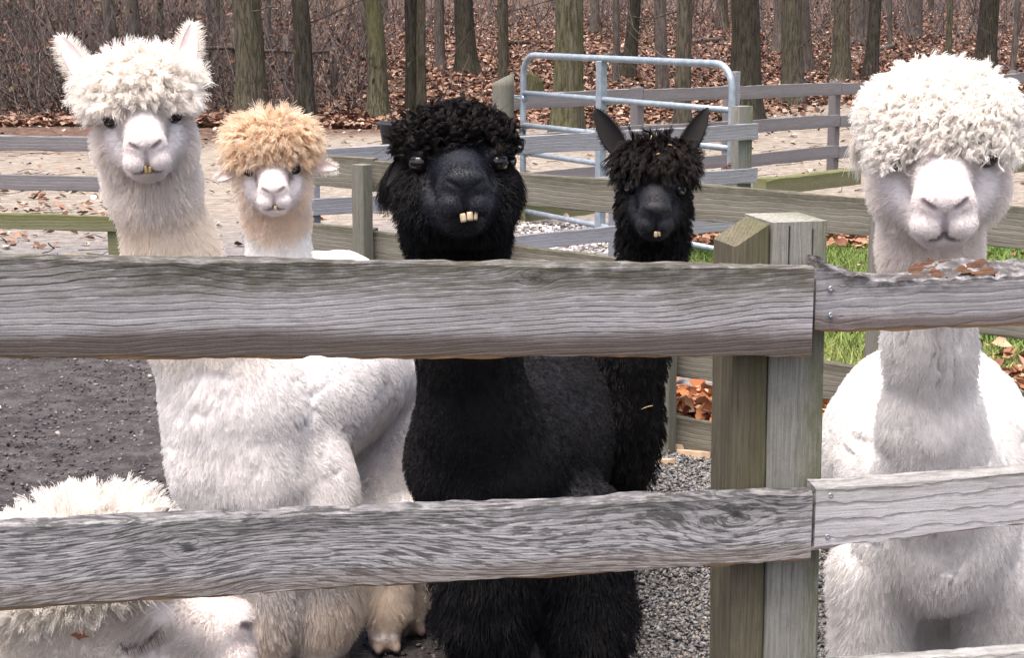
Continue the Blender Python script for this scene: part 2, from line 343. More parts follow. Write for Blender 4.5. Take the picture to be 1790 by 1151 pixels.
# rotten splinters lying along the hollow of the broken rail
q0 = PV(1429, 470, F0, FD); hx = np.array([FD[0], FD[1], 0.0])
ns, nw = 110, 14; gs_, gw = np.meshgrid(np.linspace(.185, .36, ns), np.linspace(.004, .047, nw), indexing='ij')
pq = np.stack([gs_*70, gw*260, gs_*0], -1); hz = vnoise(pq, 1.0, 5); blk = vnoise(np.stack([gs_*38, gw*150, gs_*0+3], -1), 1.0, 9)
gz_ = np.interp(gs_, [.185, .24, .36], [-.034, -.022, -.016])+.020*((gw-.004)/.043)**.8+np.round(blk*2.6)*.0036+hz*.0022-.004
gz_ += np.where((gs_ < .195) | (gs_ > .35), -.012, 0)
V = np.stack([gs_+hz*.001, gw, gz_], -1).reshape(-1, 3); i_ = (np.arange(ns-1)[:, None]*nw+np.arange(nw-1)[None]).ravel()
so = frame_obj('rotten_wood', mesh('rotten_wood', V, np.stack([i_, i_+nw, i_+nw+1, i_+1], 1), False), M['raw_wood'], rb, q0+FN*.003, hx)
so['label'] = 'orange brown crumbling rotten wood'
# the two post halves behind the rail ends
def post_mesh(w_, d_, ztop_fn, lean=(0, 0), n=26, seed=0, c=.004):
    rings = []
    for i, z in enumerate(np.linspace(-.3, 1.0, n)):
        pr = [(-w_/2+c, 0), (w_/2-c, 0), (w_/2, c), (w_/2, d_-c), (w_/2-c, d_), (-w_/2+c, d_), (-w_/2, d_-c), (-w_/2, c)]
        ring = []
        for k, (x, y) in enumerate(pr):
            zz = z if z < .999 else 1.0
            Z = zz*ztop_fn(x) if zz > 0 else zz
            e = .0018*float(vnoise(np.array([Z*9, k*2.3, seed+.5])))
            ring.append((x+e+lean[0]*Z, y+e+lean[1]*Z, Z))
        rings.append(ring)
    V, F = loft(rings); return mesh('post', V, F, False)
def near_post(px0, px1, pyt, mat, depth, back, slope=0.0, seed=0, name='post', lean=-.012):
    o0 = np.array([*F0])+np.array(FN[:2])*back
    a = PV(px0, 600, o0, FD); b = PV(px1, 600, o0, FD); w_ = np.linalg.norm((b-a)[:2]); c0 = (a+b)/2
    zt = PV((px0+px1)/2, pyt, o0, FD)[2]
    me = post_mesh(w_, depth, lambda x: zt+slope*x, (lean, 0), seed=seed)
    o = c0.copy(); o[2] = 0; o -= np.array([FD[0], FD[1], 0])*lean*1.0
    return frame_obj(name, me, M[mat], fence, o, hx)
pg = near_post(1346, 1443, 388, 'post_grey', .14, .0485, seed=1); pg['label'] = 'grey cracked post half'
near_post(1284, 1344, 412, 'post_brown', .12, .0485, slope=.62, seed=2)['label'] = 'brown mossy post half with slanted cut top'
near_post(-800, -700, 400, 'post_grey', .12, .0485, seed=3)
# cracks cut into the grey post head
for (cx, w_, z0, z1) in ((1380, .0028, 395, 462), (1421, .0015, 400, 462)):
    o0 = np.array([*F0])+np.array(FN[:2])*.0485
    a = PV(cx, z0, o0, FD); b = PV(cx+3, z1, o0, FD)
    V, F = box(-w_/2, w_/2, -.0012, .004, b[2]-a[2], 0)
    frame_obj('crack', mesh('crack', V, F, False), M['rubber'], pg, a, hx)
def screw(px, py, par):
    a = PV(px, py, F0, FD); parts = []
    rr = [0, .0045, .0052, .0046, .0016, .0012]; yy_ = [.002, .0015, .0, -.0014, -.0012, -.0002]
    rings = [[(r*math.cos(t), y, r*math.sin(t)) for t in np.arange(10)*math.pi/5] for r, y in zip(rr[1:], yy_[1:])]
    V, F = loft(rings); frame_obj('screw', mesh('screw', V, F), M['screw'], par, a, hx)
for p in ((1388, 498, ru), (1393, 586, ru), (1398, 895, rl), (1400, 952, rl), (1452, 505, rb), (1452, 551, rb), (1452, 867, rp), (1447, 939, rp)): screw(*p)

# ------------------------------------------------------------------ other board fences
def rail_line(root, mat, a, b, tops, h, th, back, n=None, seed=0, names='rail'):
    a = np.array(a, float); b = np.array(b, float); d = b-a; L = np.linalg.norm(d); x = np.array([d[0]/L, d[1]/L, 0]); nn = np.array([-x[1], x[0], 0])
    for k, z in enumerate(tops):
        mt = mat[k] if isinstance(mat, (list, tuple)) else mat
        me = board(L-.006, lambda s: h+.006*math.sin(s*2+k+seed), lambda s: .004*math.sin(s*1.3+k), th, max(8, int(L*14)), seed+k, c=.003, rough=.0025, bow=.008)
        frame_obj(names, me, M[mt], root, np.array([a[0], a[1], z-h+terr(*a)])+nn*back+x*.003, x)
def fpost(root, mat, p, h, w_=.09, d_=.09, xdir=(1, 0, 0), seed=0, lean=(0, 0)):
    me = post_mesh(w_, d_, lambda x: h, lean, 10, seed)
    return frame_obj('post', me, M[mat], root, (p[0], p[1], float(terr(p[0], p[1]))), xdir)
# diagonal pen fence behind the alpacas
A_, B_ = np.array((-.98, 7.74)), np.array((3.9, 3.84)); dv = B_-A_; Ld = np.linalg.norm(dv); dv = dv/Ld
pen = thing('pen_fence', 'mossy four board pen fence running diagonally behind the black alpacas', 'fence', (.6, 6.45, 0))
def on_pen(px):
    d = ray(px, 400); n = np.array([-dv[1], dv[0]]); t = (n@A_)/(n@d[:2]); return d[:2]*t
cuts = [A_]+[on_pen(p) for p in (652, 884, 1181, 1560)]+[B_]
x3 = np.array([dv[0], dv[1], 0])
for k in range(5):
    rail_line(pen, 'pen_rail', cuts[k], cuts[k+1], (.13, .42, .73, 1.035), .135, .035, .0, seed=10+k*5)
    if k: fpost(pen, 'pen_post', cuts[k]-np.array([-dv[1], dv[0]])*.095, (0, 1.02, .95, 1.02, 1.0)[k], .07 if k < 3 else .085, .06, x3, k)
# silver fence in front of the gate
A2, B2 = np.array((-1.12, 9.3)), np.array((1.60, 11.2)); d2 = nrm(B2-A2); n2_ = np.array([-d2[1], d2[0]])
sil = thing('silver_fence', 'silvery three board fence in front of the metal gate, between the black alpacas', 'fence', (.3, 10.3, 0))
md = A2+(B2-A2)*.67
rail_line(sil, 'blue_rail', A2, md, (.36, .66, .935), .10, .03, 0, seed=40)
rail_line(sil, 'blue_rail', md, B2, (.36, .66, .945), .105, .03, 0, seed=46)
x2 = np.array([d2[0], d2[1], 0])
for t_, h_ in ((.02, .98), (.35, .93), (.67, .93)): fpost(sil, 'blue_rail', A2+(B2-A2)*t_+n2_*.035, h_, .085, .085, x2, int(t_*10))
fpost(sil, 'post_grey', B2-d2*.075+n2_*.035, 1.05, .12, .10, x2, 7)
fpost(sil, 'blue_rail', B2-d2*.06+n2_*.14, 1.27, .05, .05, x2, 8)
# far fence on the right
A3, B3 = np.array((-.05, 14.3)), np.array((7.2, 21.4)); d3 = nrm(B3-A3); x3f = np.array([d3[0], d3[1], 0]); n3_ = np.array([-d3[1], d3[0]])
far = thing('far_fence', 'far grey board fence below the trees on the right', 'fence', (2.4, 16.7, 0))
ct = [A3+(B3-A3)*t_ for t_ in (0, .17, .30, .47, .64, .82, 1)]
for k in range(6):
    rail_line(far, ['far_rail', 'far_rail', 'far_rail'], ct[k], ct[k+1], (.30, .62, .95), .125, .03, 0, seed=60+4*k)
    fpost(far, 'far_rail', ct[k+1]+n3_*.035, .97, .09, .09, x3f, k)
# fence at the left edge
lf = thing('left_fence', 'three board fence ending at a mossy post beside the tall white alpaca', 'fence', (-2.6, 10.5, 0))
e1 = P(196, 300, 10.5)[:2]; e0 = np.array((-6.2, 11.0)); xl = nrm(np.array([*(e1-e0), 0]))
md = e0+(e1-e0)*.5
rail_line(lf, ['green_rail', 'green_rail', 'far_rail', 'far_rail'], md, e1, (.17, .42, .67, .915), .092, .03, 0, seed=80)
rail_line(lf, ['green_rail', 'green_rail', 'far_rail', 'far_rail'], e0, md, (.17, .42, .67, .915), .092, .03, 0, seed=86)
fpost(lf, 'green_rail', P(200, 400, 10.55)[:2]+np.array((.01, -.02)), .70, .105, .10, xl, 1)
fpost(lf, 'far_rail', P(216, 400, 10.6)[:2]+np.array((.01, .03)), .72, .04, .08, xl, 2)
fpost(lf, 'green_rail', md+np.array((0, .03)), .95, .09, .09, xl, 3)
# timbers on the ground
def timber(px0, py0, px1, py1, label, h=.15):
    a = G(px0, py0); b = G(px1, py1); L = np.linalg.norm((b-a)[:2])
    me = board(L, lambda s: h, lambda s: -.02, .14, 16, int(px0), c=.01, rough=.004)
    o = frame_obj('timber', me, M['green_rail'], None, a, b-a); o['label'] = label; o['category'] = 'timber'; o['group'] = 'landscape timbers'
timber(918, 388, 1050, 373, 'mossy timber lying on the gravel behind the gate bars')
timber(1338, 343, 1505, 322, 'mossy timber lying left of the curly white alpaca, behind the pen fence')
timber(1690, 312, 1860, 292, 'mossy timber at the right edge behind the curly white alpaca')

# ------------------------------------------------------------------ gate
gl, gr = np.array((.078, 13.6)), np.array((1.44, 11.22)); gd = gr-gl; gL = np.linalg.norm(gd); gd = gd/gL; g3 = np.array([gd[0], gd[1], 0])
gate = thing('pipe_gate', 'blue grey tubular metal gate with rounded upper corners', 'gate', (gl[0], gl[1], 0))
def gp(s, z): return np.array([gl[0]+gd[0]*s, gl[1]+gd[1]*s, z])
z0, z1, rc = .10, 1.325, .17
pts = [gp(.02, z0)]+[gp(.02, z) for z in (.5, .9, z1-rc)]+[gp(.02+rc-rc*math.cos(a), z1-rc+rc*math.sin(a)) for a in np.linspace(.2, math.pi/2, 7)]
pts += [gp(s, z1) for s in np.linspace(.3, gL-.3, 6)]+[gp(gL-.02-rc+rc*math.sin(a), z1-rc+rc*math.cos(a)) for a in np.linspace(0, math.pi/2-.2, 7)]+[gp(gL-.02, z) for z in (z1-rc, .9, .5, z0)]
V, F = tube(pts, .024, 12); V = np.array(V)-np.array(gate.location); link('frame', mesh('frame', V, F), M['pipe'], gate)
for k, z in enumerate((.10, .34, .56, .78, 1.03)):
    V, F = tube([gp(s, z) for s in np.linspace(.02, gL-.02, 4)], .021, 12); link('bar', mesh('bar', np.array(V)-np.array(gate.location), F), M['pipe'], gate)
V, F = box(-.034, .034, -.026, .026, .08, 1.31, .008); V = [tuple(p) for p in V]
uo = frame_obj('upright', mesh('upright', V, F, False), M['pipe'], gate, gp(gL*.42, 0), g3)
for z in (.30, .98):
    V, F = tube([gp(-.12, z), gp(.0, z), gp(.05, z+.01)], [.012, .018, .03], 8); link('hinge', mesh('hinge', np.array(V)-np.array(gate.location), F), M['pipe'], gate)
hp = thing('hinge_post', 'round mossy hinge post at the left end of the metal gate', 'post', (-.075, 13.62, 0))
rings = [[(.085*math.cos(a)*(1+.08*math.sin(3*a+z)), .085*math.sin(a)*(1+.06*math.cos(2*a)), z+(.04*math.cos(a) if z > 1.1 else 0)) for a in np.arange(14)*2*math.pi/14] for z in (-.2, .1, .3, .5, .7, .9, 1.08, 1.14)]
V, F = loft(rings); link('shaft', mesh('shaft', V, F), M['pen_post'], hp)
V, F = box(-.11, .11, -.115, -.08, .28, .36, .006); link('hinge_board', mesh('hinge_board', V, F, False), M['blue_rail'], hp)
ch = thing('latch_chain', 'rusty chain hanging at the latch end of the metal gate', 'chain', tuple(gp(gL-.03, .62)))
cpos = [np.array([.02, -.03, .06]), np.array([.045, -.035, .055]), np.array([.0, -.036, .045]), np.array([-.03, -.035, .02]), np.array([-.045, -.035, -.02]), np.array([-.045, -.035, -.065]), np.array([-.045, -.035, -.11]), np.array([.075, -.035, .06])]
for k, c_ in enumerate(cpos):
    t = np.linspace(0, 2*math.pi, 13)[:-1]; hor = k in (0, 1, 2, 7)
    lp = [c_+(np.array([.03*math.cos(a), .008*math.sin(a)*(k % 2), .013*math.sin(a)]) if hor else np.array([.013*math.sin(a)*(k % 2), .012*math.sin(a)*((k+1) % 2), .03*math.cos(a)])) for a in t]
    lp.append(lp[0]); V, F = tube(lp, .0055, 6, False); link('chain_link', mesh('chain_link', V, F), M['rust'], ch)
# black feed tub hooked on the silver fence
tb = P(712, 214, 10.1)
tub = thing('feed_tub', 'black rubber feed tub hooked on the silvery fence behind the big black head', 'tub', tuple(tb-np.array([0, 0, .26])))
prof = [(.10, 0), (.13, .02), (.165, .24), (.182, .245), (.184, .262), (.165, .262), (.155, .24), (.12, .04), (.0, .03)]
rings = [[(r*math.cos(a), r*math.sin(a), z) for a in np.arange(28)*2*math.pi/28] for r, z in prof]
V, F = loft(rings, cap=False); F.append(tuple(range(27, -1, -1))); link('bowl', mesh('bowl', V, F), M['rubber'], tub)
V, F = tube([(.15, .05, .24), (.16, .16, .30), (.12, .20, .27), (.10, .20, .20)], .006, 6); link('hook', mesh('hook', V, F), M['rust'], tub)
# ------------------------------------------------------------------ trees
def bark(name, base, dark, moss, mossamt):
    m, nt = newmat(name); ob = nd(nt, 'TexCoord').outputs['Object']; oi = nd(nt, 'ObjectInfo').outputs['Random']
    off = nd(nt, 'CombineXYZ', {0: mth(nt, 'MULTIPLY', oi, 31.0), 2: mth(nt, 'MULTIPLY', oi, 17.0)}).outputs[0]
    ob2 = nd(nt, 'VectorMath', {0: ob, 1: off}, operation='ADD').outputs[0]
    rid = noise(nt, scl(nt, ob2, (34, 34, 5.0)), 1.0, 5, .65, .4); fin = noise(nt, scl(nt, ob2, (80, 80, 22)), 1.0, 3)
    big = noise(nt, scl(nt, ob2, (2.5, 2.5, .5)), 1.0, 3)
    c = mixc(nt, sm(nt, rid, .36, .64), dark, base)
    c = mixc(nt, mth(nt, 'MULTIPLY', sm(nt, fin, .55, .75), .5), c, tuple(min(1, x*1.6) for x in base))
    c = mixc(nt, mth(nt, 'MULTIPLY', sm(nt, big, .38, .62), mossamt), c, mixc(nt, rid, tuple(x*.4 for x in moss), moss))
    pbsdf(nt, c, .95, mth(nt, 'ADD', rid, mth(nt, 'MULTIPLY', fin, .3)), .9, .03, .1); return m
BK = [bark('bark_grey_brown', (.115, .098, .082), (.030, .025, .021), (.09, .094, .045), .35),
      bark('bark_mossy', (.125, .115, .08), (.036, .033, .022), (.12, .122, .052), .7),
      bark('bark_dark', (.065, .056, .048), (.017, .015, .013), (.07, .075, .04), .3),
      bark('bark_far', (.135, .117, .105), (.056, .046, .042), (.105, .10, .07), .3)]
def trunk_mesh(r, h, lean=(0, 0), seed=0, n=20, flare=.7, lv=34):
    rings = []; zs = np.concatenate([np.linspace(-.4, 1.6, lv//2), np.linspace(1.9, h, lv//2)])
    for z in zs:
        fl = 1+flare*math.exp(-max(z, -.1)*3.4); tp = 1-.55*(max(z, 0)/h)
        wx = .10*float(vnoise(np.array([z*.35, seed, 1.0])))*min(1, max(z, 0)/1.5)*(r/.2); wy = .1*float(vnoise(np.array([z*.35, seed, 9.0])))
        a = np.arange(n)*2*math.pi/n; ca, sa = np.cos(a), np.sin(a)
        e = 1+.07*vnoise(np.stack([ca*2.4, sa*2.4, a*0+z*.9+seed], -1))+.045*vnoise(np.stack([ca*6, sa*6, a*0+z*2.1+seed], -1))+(fl-1)*.25*np.sin(a*4+seed)
        rr = r*fl*tp*e; ring = list(zip(rr*ca+lean[0]*z+wx, rr*sa+lean[1]*z+wy, a*0+z))
        rings.append(ring)
    return loft(rings)
def branch_rec(parts, p, d, L, r, depth, rs):
    n = 5; pts = [p]; dd = d
    for i in range(n):
        dd = nrm(dd+rs.normal(0, .13, 3)+np.array([0, 0, .04])); pts.append(pts[-1]+dd*L/n)
    parts.append(tube(pts, np.linspace(r, r*.45, n+1), 5 if depth else 4, False))
    if depth > 0:
        for k in range(3):
            i = rs.integers(2, n+1); nd_ = nrm(dd+rs.normal(0, .55, 3)+np.array([0, 0, .15]))
            branch_rec(parts, pts[i], nd_, L*rs.uniform(.5, .75), r*.5, depth-1, rs)
crowns = []
for k in range(4):
    rs = np.random.default_rng(100+k); parts = []
    for j in range(7):
        a = rs.uniform(0, 6.28); z = rs.uniform(0, 3.5)
        branch_rec(parts, np.array([0, 0, z]), nrm(np.array([math.cos(a), math.sin(a), rs.uniform(.4, 1.2)])), rs.uniform(1.8, 3.2), .05, 2, rs)
    V, F = merge(parts); crowns.append(mesh('crown', V, F))
def tree(px, py, wpx, mat, label, lean=0.0, group=None, h=None, name='tree', seed=None, Y=None, low=0):
    b = G(px, py) if Y is None else np.array([P(px, 100, Y)[0], Y, float(terr(P(px, 100, Y)[0], Y))])
    seed = int(px*7+py) if seed is None else seed; rs = np.random.default_rng(seed)
    r = wpx/2*b[1]/FPX*1.02; h = h or rs.uniform(8.5, 11)
    t = thing(name, label, 'tree', b-np.array([0, 0, .02]), group)
    V, F = trunk_mesh(r, h, (lean, rs.uniform(-.01, .01)), seed % 97, flare=.55 if r > .12 else .3, n=20 if r > .1 else 10, lv=34 if r > .1 else 18)
    link('trunk', mesh('trunk', V, F), BK[mat], t)
    c = link('crown', crowns[seed % 4], None, t); c.location = (lean*h*.55, 0, h*.55); c.rotation_euler = (0, 0, rs.uniform(0, 6)); s_ = rs.uniform(.8, 1.2)*min(1, .5+r*2); c.scale = (s_, s_, h*.11)
    for k in range(low):
        parts = []; z = rs.uniform(1.0, 2.6)*(.8 if b[1] < 30 else 1); a = rs.uniform(0, 6.28)
        branch_rec(parts, np.array([lean*z, 0, z]), nrm(np.array([math.cos(a), math.sin(a)*.4, rs.uniform(-.1, .4)])), rs.uniform(.7, 1.5), .014, 1, rs)
        V, F = merge(parts); link('limb', mesh('limb', V, F), BK[mat], t)
    return t
for c_ in crowns: c_.materials.append(BK[3])
gF = 'tree trunks at the edge of the wood'
tree(440, 212, 52, 0, 'thick straight grey brown trunk between the tall white head and the tan topknot', .0, gF, low=2)
tree(533, 210, 32, 2, 'dark slender trunk rising just behind the tan topknot', -.035, gF, low=2)
tree(661, 207, 31, 1, 'greenish trunk with flared root left of the twin dark trunk', -.02, gF, low=1)
tree(722, 199, 24, 2, 'left stem of the twin dark trunk above the big black head', -.01, gF)
tree(737, 199, 18, 0, 'right thinner stem of the twin dark trunk above the big black head', .0, gF)
tree(818, 128, 33, 2, 'dark trunk standing deep in the wood above the big black topknot', -.03, gF, low=2)
tree(882, 163, 18, 0, 'thin trunk with flared foot just left of the metal gate', -.02, gF, low=2)
tree(989, 262, 53, 1, 'mossy green trunk behind the left half of the metal gate', .0, gF)
tree(1077, 146, 13, 3, 'thin pale trunk right of the gate centre upright', -.01, gF)
tree(1098, 135, 23, 2, 'slanting dark trunk beyond the gate centre', .05, gF)
tree(1158, 162, 22, 3, 'pale brown trunk with flared foot behind the gate right half', -.05, gF)
tree(1192, 224, 27, 0, 'straight grey trunk behind the right ear of the small black alpaca', .0, gF, low=2)
tree(1302, 212, 52, 2, 'broad dark brown trunk behind the right gate post', -.04, gF)
tree(1388, 184, 37, 0, 'two toned grey trunk with flared foot behind the far fence', -.02, gF, low=2)
tree(1414, 128, 20, 3, 'slanting trunk behind the two toned grey trunk', -.10, gF)
tree(1468, 143, 30, 0, 'grey trunk with curved foot left of the curly white head', -.02, gF, low=2)
tree(1519, 138, 22, 2, 'slim dark trunk nearest to the left side of the curly white head', .03, gF, low=2)
tree(1497, 78, 20, 3, 'far trunk between the grey trunk and the slim dark trunk', 0, gF)
tree(1596, 66, 24, 3, 'far trunk with yellowish foot above the curly white head', 0, gF)
tree(1655, 108, 11, 1, 'thin green trunk above the curly white head', .01, gF)
tree(1724, 125, 34, 2, 'dark trunk with torn bark right of the curly white head', .03, gF)
rs = np.random.default_rng(5)
gB = 'thin trunks deep in the wood'
for k in range(62):
    Y = rs.uniform(31, 70); px = rs.uniform(-120, 1910)
    if k < 5: px, Y = (195, 245, 60, 380, 770)[k], (30, 27, 33, 34, 33)[k]
    tree(px, 0, rs.uniform(7, 22)*(.7 if Y > 50 else 1), 3 if rs.random() < .7 else 0, 'thin grey trunk deep in the leafless wood', rs.uniform(-.05, .05), gB, Y=Y, seed=1000+k, h=rs.uniform(7, 10), low=1 if rs.random() < .4 else 0)
# stump behind the gate
sb = G(934, 168); st = thing('tree_stump', 'broken rotten stump behind the left corner of the metal gate', 'stump', sb)
rings = []
for z in np.linspace(-.1, .42, 9):
    rings.append([((.16-.10*z+.05*math.exp(-z*9))*math.cos(a)*(1+.12*math.sin(3*a)), (.15-.08*z)*math.sin(a), z*(1-.35*(z > .3)*(.5+.5*math.cos(a-.5)))+.04*math.sin(5*a)*(z > .38)) for a in np.arange(18)*2*math.pi/18])
V, F = loft(rings); link('stump_wood', mesh('stump_wood', V, F), BK[1], st)
# fallen logs
def log(px0, py0, px1, py1, r, label, mat=3):
    a = G(px0, py0); b = G(px1, py1); pts = [a+(b-a)*t_+np.array([0, 0, r*.7+.04*math.sin(t_*5+px0)]) for t_ in np.linspace(0, 1, 9)]; pts = np.array(pts)-a
    V, F = tube(pts, np.linspace(r, r*.6, 9), 9); o = link('fallen_log', mesh('fallen_log', V, F), BK[mat], loc=tuple(a)); o['label'] = label; o['category'] = 'log'
log(1262, 70, 1150, 92, .07, 'thin fallen log in the leaves left of the broad dark trunk')
log(1130, 95, 1030, 105, .06, 'fallen log in the leaves behind the gate top bar')
log(1560, 88, 1440, 105, .07, 'fallen log in the leaves above the curly white head, left side')
log(880, 82, 1010, 74, .05, 'fallen branch high in the leaves left of the mossy green trunk', 2)
# old rail fence in the brush
old = thing('old_rail_fence', 'old grey post and rail fence in the brush left of the dark slender trunk', 'fence', tuple(G(500, 178)))
ol = np.array(old.location)
for (px, py, h) in ((250, 190, 1.25), (412, 186, 1.25), (502, 182, 1.12), (585, 172, .85)):
    g = G(px, py); V, F = tube([g-ol+np.array([0, 0, -.1]), g-ol+np.array([.01, 0, h*.5]), g-ol+np.array([.0, 0, h])], .05, 7); link('post', mesh('post', V, F), BK[3], old)
for (a, b, z) in (((250, 190), (412, 186), 1.0), ((412, 186), (502, 182), .92), ((502, 182), (585, 172), .85)):
    g0 = G(*a)-ol+np.array([0, -.05, z]); g1 = G(*b)-ol+np.array([0, -.05, z*.93]); V, F = tube([g0, (g0+g1)/2+np.array([0, 0, -.02]), g1], .035, 6); link('rail', mesh('rail', V, F), BK[3], old)

# ------------------------------------------------------------------ undergrowth: bare twigs and brambles, a mass nobody could count
def twig_mass(name, n, region, lenr, rad, seed, colA, colB, up=1.0, curve=.5, label=''):
    rs = np.random.default_rng(seed); x, y = region(rs, n); z = terr(x, y)
    L = rs.uniform(*lenr, n); d = nrm(np.stack([rs.normal(0, 1, n)*.8, rs.normal(0, 1, n)*.8, np.abs(rs.normal(up, .5, n))+.05], -1))
    S = 5; t = np.linspace(0, 1, S); p0 = np.stack([x, y, z-.02], -1)
    bend = rs.normal(0, curve, (n, 3)); bend[:, 2] -= curve*.7
    pts = p0[:, None]+d[:, None]*(L[:, None]*t)[..., None]+bend[:, None]*(L[:, None]*t**2*.5)[..., None]
    pts += rs.normal(0, .02, pts.shape)*t[None, :, None]
    r = (rs.uniform(*rad, n)[:, None]*(1-.75*t))
    ang = np.arange(3)*2*math.pi/3; ring = np.stack([np.cos(ang), np.sin(ang), ang*0], -1)
    V = (pts[:, :, None]+ring[None, None]*r[..., None, None]).reshape(-1, 3)
    base = (np.arange(n)*S*3)[:, None, None]+(np.arange(S-1)*3)[None, :, None]+np.arange(3)[None, None]
    nxt = (np.arange(n)*S*3)[:, None, None]+(np.arange(S-1)*3)[None, :, None]+((np.arange(3)+1) % 3)[None, None]
    F = np.stack([base, nxt, nxt+3, base+3], -1).reshape(-1, 4)
    cc = np.array(colA)+(np.array(colB)-np.array(colA))*rs.random((n, 1)); cc = np.repeat(cc, S*3, 0)
    o = link(name, mesh(name, V, F, True, cc), M['vcol'], kind='stuff'); o['label'] = label
    return pts
m, nt = newmat('twigs_and_leaves'); a_ = nd(nt, 'Attribute', attribute_name='Col').outputs['Color']
pbsdf(nt, a_, .8, spec=.2); M['vcol'] = m
def reg(x0, x1, y0, y1, den=None):
    def f(rs, n):
        xs_, ys_ = [], []
        y = rs.uniform(y0, y1, n*3); u = rs.uniform(x0, x1, n*3); x = u*y
        k = np.ones(len(x), bool) if den is None else rs.random(len(x)) < den(x, y)
        k &= np.cumsum(k) <= n
        x, y = x[k], y[k]
        while len(x) < n: x = np.concatenate([x, x])[:n]; y = np.concatenate([y, y])[:n]
        return x, y
    return f
pA = twig_mass('undergrowth', 9000, reg(-.36, -.075, 25.5, 42, lambda x, y: .35+.65*sstep(-.1, -.2, x/y)), (.5, 2.3), (.004, .014), 1, (.045, .036, .033), (.15, .122, .112), 1.1, .6, 'dense grey leafless brush under the trees on the left')
pB = twig_mass('undergrowth', 3200, reg(-.1, .38, 29, 60), (.3, 1.8), (.004, .012), 2, (.05, .036, .033), (.155, .12, .11), .8, .8, 'thin grey leafless brush under the trees on the right')
pC = twig_mass('undergrowth', 4200, reg(-.4, .4, 42, 80), (1.0, 3.8), (.008, .022), 3, (.06, .048, .046), (.155, .13, .125), 1.6, .3, 'tangle of thin saplings far back in the wood')

# ------------------------------------------------------------------ leaves
def leaf_mass(name, pos, size, seed, palette, label, tilt=.5, wts=None):
    rs = np.random.default_rng(seed); n = len(pos)
    s = rs.uniform(*size, n); yaw = rs.uniform(0, 6.28, n)
    t2 = np.stack([np.cos(yaw), np.sin(yaw), rs.normal(0, tilt, n)], -1); a = nrm(t2)
    nn = nrm(np.stack([rs.normal(0, tilt, n), rs.normal(0, tilt, n), np.ones(n)], -1)); b = nrm(np.cross(nn, a)); nn = np.cross(a, b)
    prof = np.array([(-.5, 0, .0), (-.12, .30, .16), (.22, .24, .12), (.5, 0, .05), (.22, -.24, .15), (-.12, -.30, .10), (.05, 0, -.03)])
    cur = rs.uniform(.3, 1.6, n)
    V = (pos[:, None]+(prof[None, :, 0, None]*a[:, None]+prof[None, :, 1, None]*b[:, None]+prof[None, :, 2, None]*cur[:, None, None]*nn[:, None])*s[:, None, None]).reshape(-1, 3)
    tri = np.array([(6, 0, 1), (6, 1, 2), (6, 2, 3), (6, 3, 4), (6, 4, 5), (6, 5, 0)])
    F = ((np.arange(n)*7)[:, None, None]+tri[None]).reshape(-1, 3)
    pal = np.array(palette); ci = rs.choice(len(pal), n, p=wts); cc = pal[ci]*rs.uniform(.7, 1.25, (n, 1))
    o = link(name, mesh(name, V, F, False, np.repeat(cc, 7, 0)), M['vcol'], kind='stuff'); o['label'] = label
PAL = [(.165, .090, .060), (.12, .060, .040), (.25, .16, .115), (.08, .042, .030), (.33, .235, .185), (.20, .112, .076)]
rs = np.random.default_rng(21)
n = 70000; u = rs.uniform(-.36, .36, n); y = 24+rs.random(n)**1.6*34; x = u*y
edge = 23.4+x*.75+1.6*fbm(np.stack([x, y, x*0], -1), .5, 4)+1.0*rs.normal(0, .5, n); edge = np.clip(edge, 22, 28.5)
k = y > edge; x, y = x[k], y[k]
leaf_mass('leaf_litter', np.stack([x, y, terr(x, y)+rs.random(len(x))*.05+.01], -1), (.07, .15), 1, PAL, 'rust brown fallen leaves covering the woodland floor', .45)
n = 2600; u = rs.uniform(-.34, .34, n); y = rs.uniform(9.5, 27, n); x = u*y; k = (rs.random(n) < .35+.6*sstep(18, 25, y)); x, y = x[k], y[k]
leaf_mass('scattered_leaves', np.stack([x, y, terr(x, y)+.012], -1), (.04, .10), 2, PAL+[(.55, .46, .38)], 'sparse brown leaves scattered over the bare earth', .3)
x = rs.uniform(-4.4, -2.4, 600); y = rs.uniform(12.0, 17.0, 600); k = rs.random(600) < sstep(-2.3, -4.6, x+.2*(y-14)); x, y = x[k], y[k]
leaf_mass('leaf_patch', np.stack([x, y, terr(x, y)+.015], -1), (.05, .10), 3, PAL, 'brown leaves gathered behind the left fence', .4)
# oak leaves heaped against the far side of the pen fence
n = 2300; s = rs.uniform(.35, .95, n)*2.9; off = np.abs(rs.normal(0, .35, n))+.07
bx_ = A_[0]+dv[0]*s-dv[1]*off; by_ = A_[1]+dv[1]*s+dv[0]*off; hz = .20*np.exp(-off*2.2)*rs.random(n)
leaf_mass('leaf_heap', np.stack([bx_, by_, hz+.015], -1), (.07, .13), 4, [(.28, .10, .04), (.34, .14, .06), (.42, .26, .17), (.19, .065, .028), (.37, .18, .10)], 'bright orange oak leaves heaped behind the pen fence', .6)
# leaves on the lawn
n = 420; pts = []
for (px, py, sx, sy, q) in ((1485, 425, 45, 10, 130), (1230, 425, 40, 8, 60), (1600, 440, 200, 25, 50), (1785, 690, 30, 25, 60), (1250, 440, 60, 10, 30), (1760, 640, 60, 40, 40)):
    for _ in range(q):
        g = G(px+rs.normal(0, sx*.6), py+rs.normal(0, sy*.6)); g[2] += .045; pts.append(g)
leaf_mass('lawn_leaves', np.array(pts), (.06, .12), 5, [(.25, .125, .078), (.34, .21, .14), (.18, .08, .05)], 'dead brown leaves lying on the green lawn', .5)
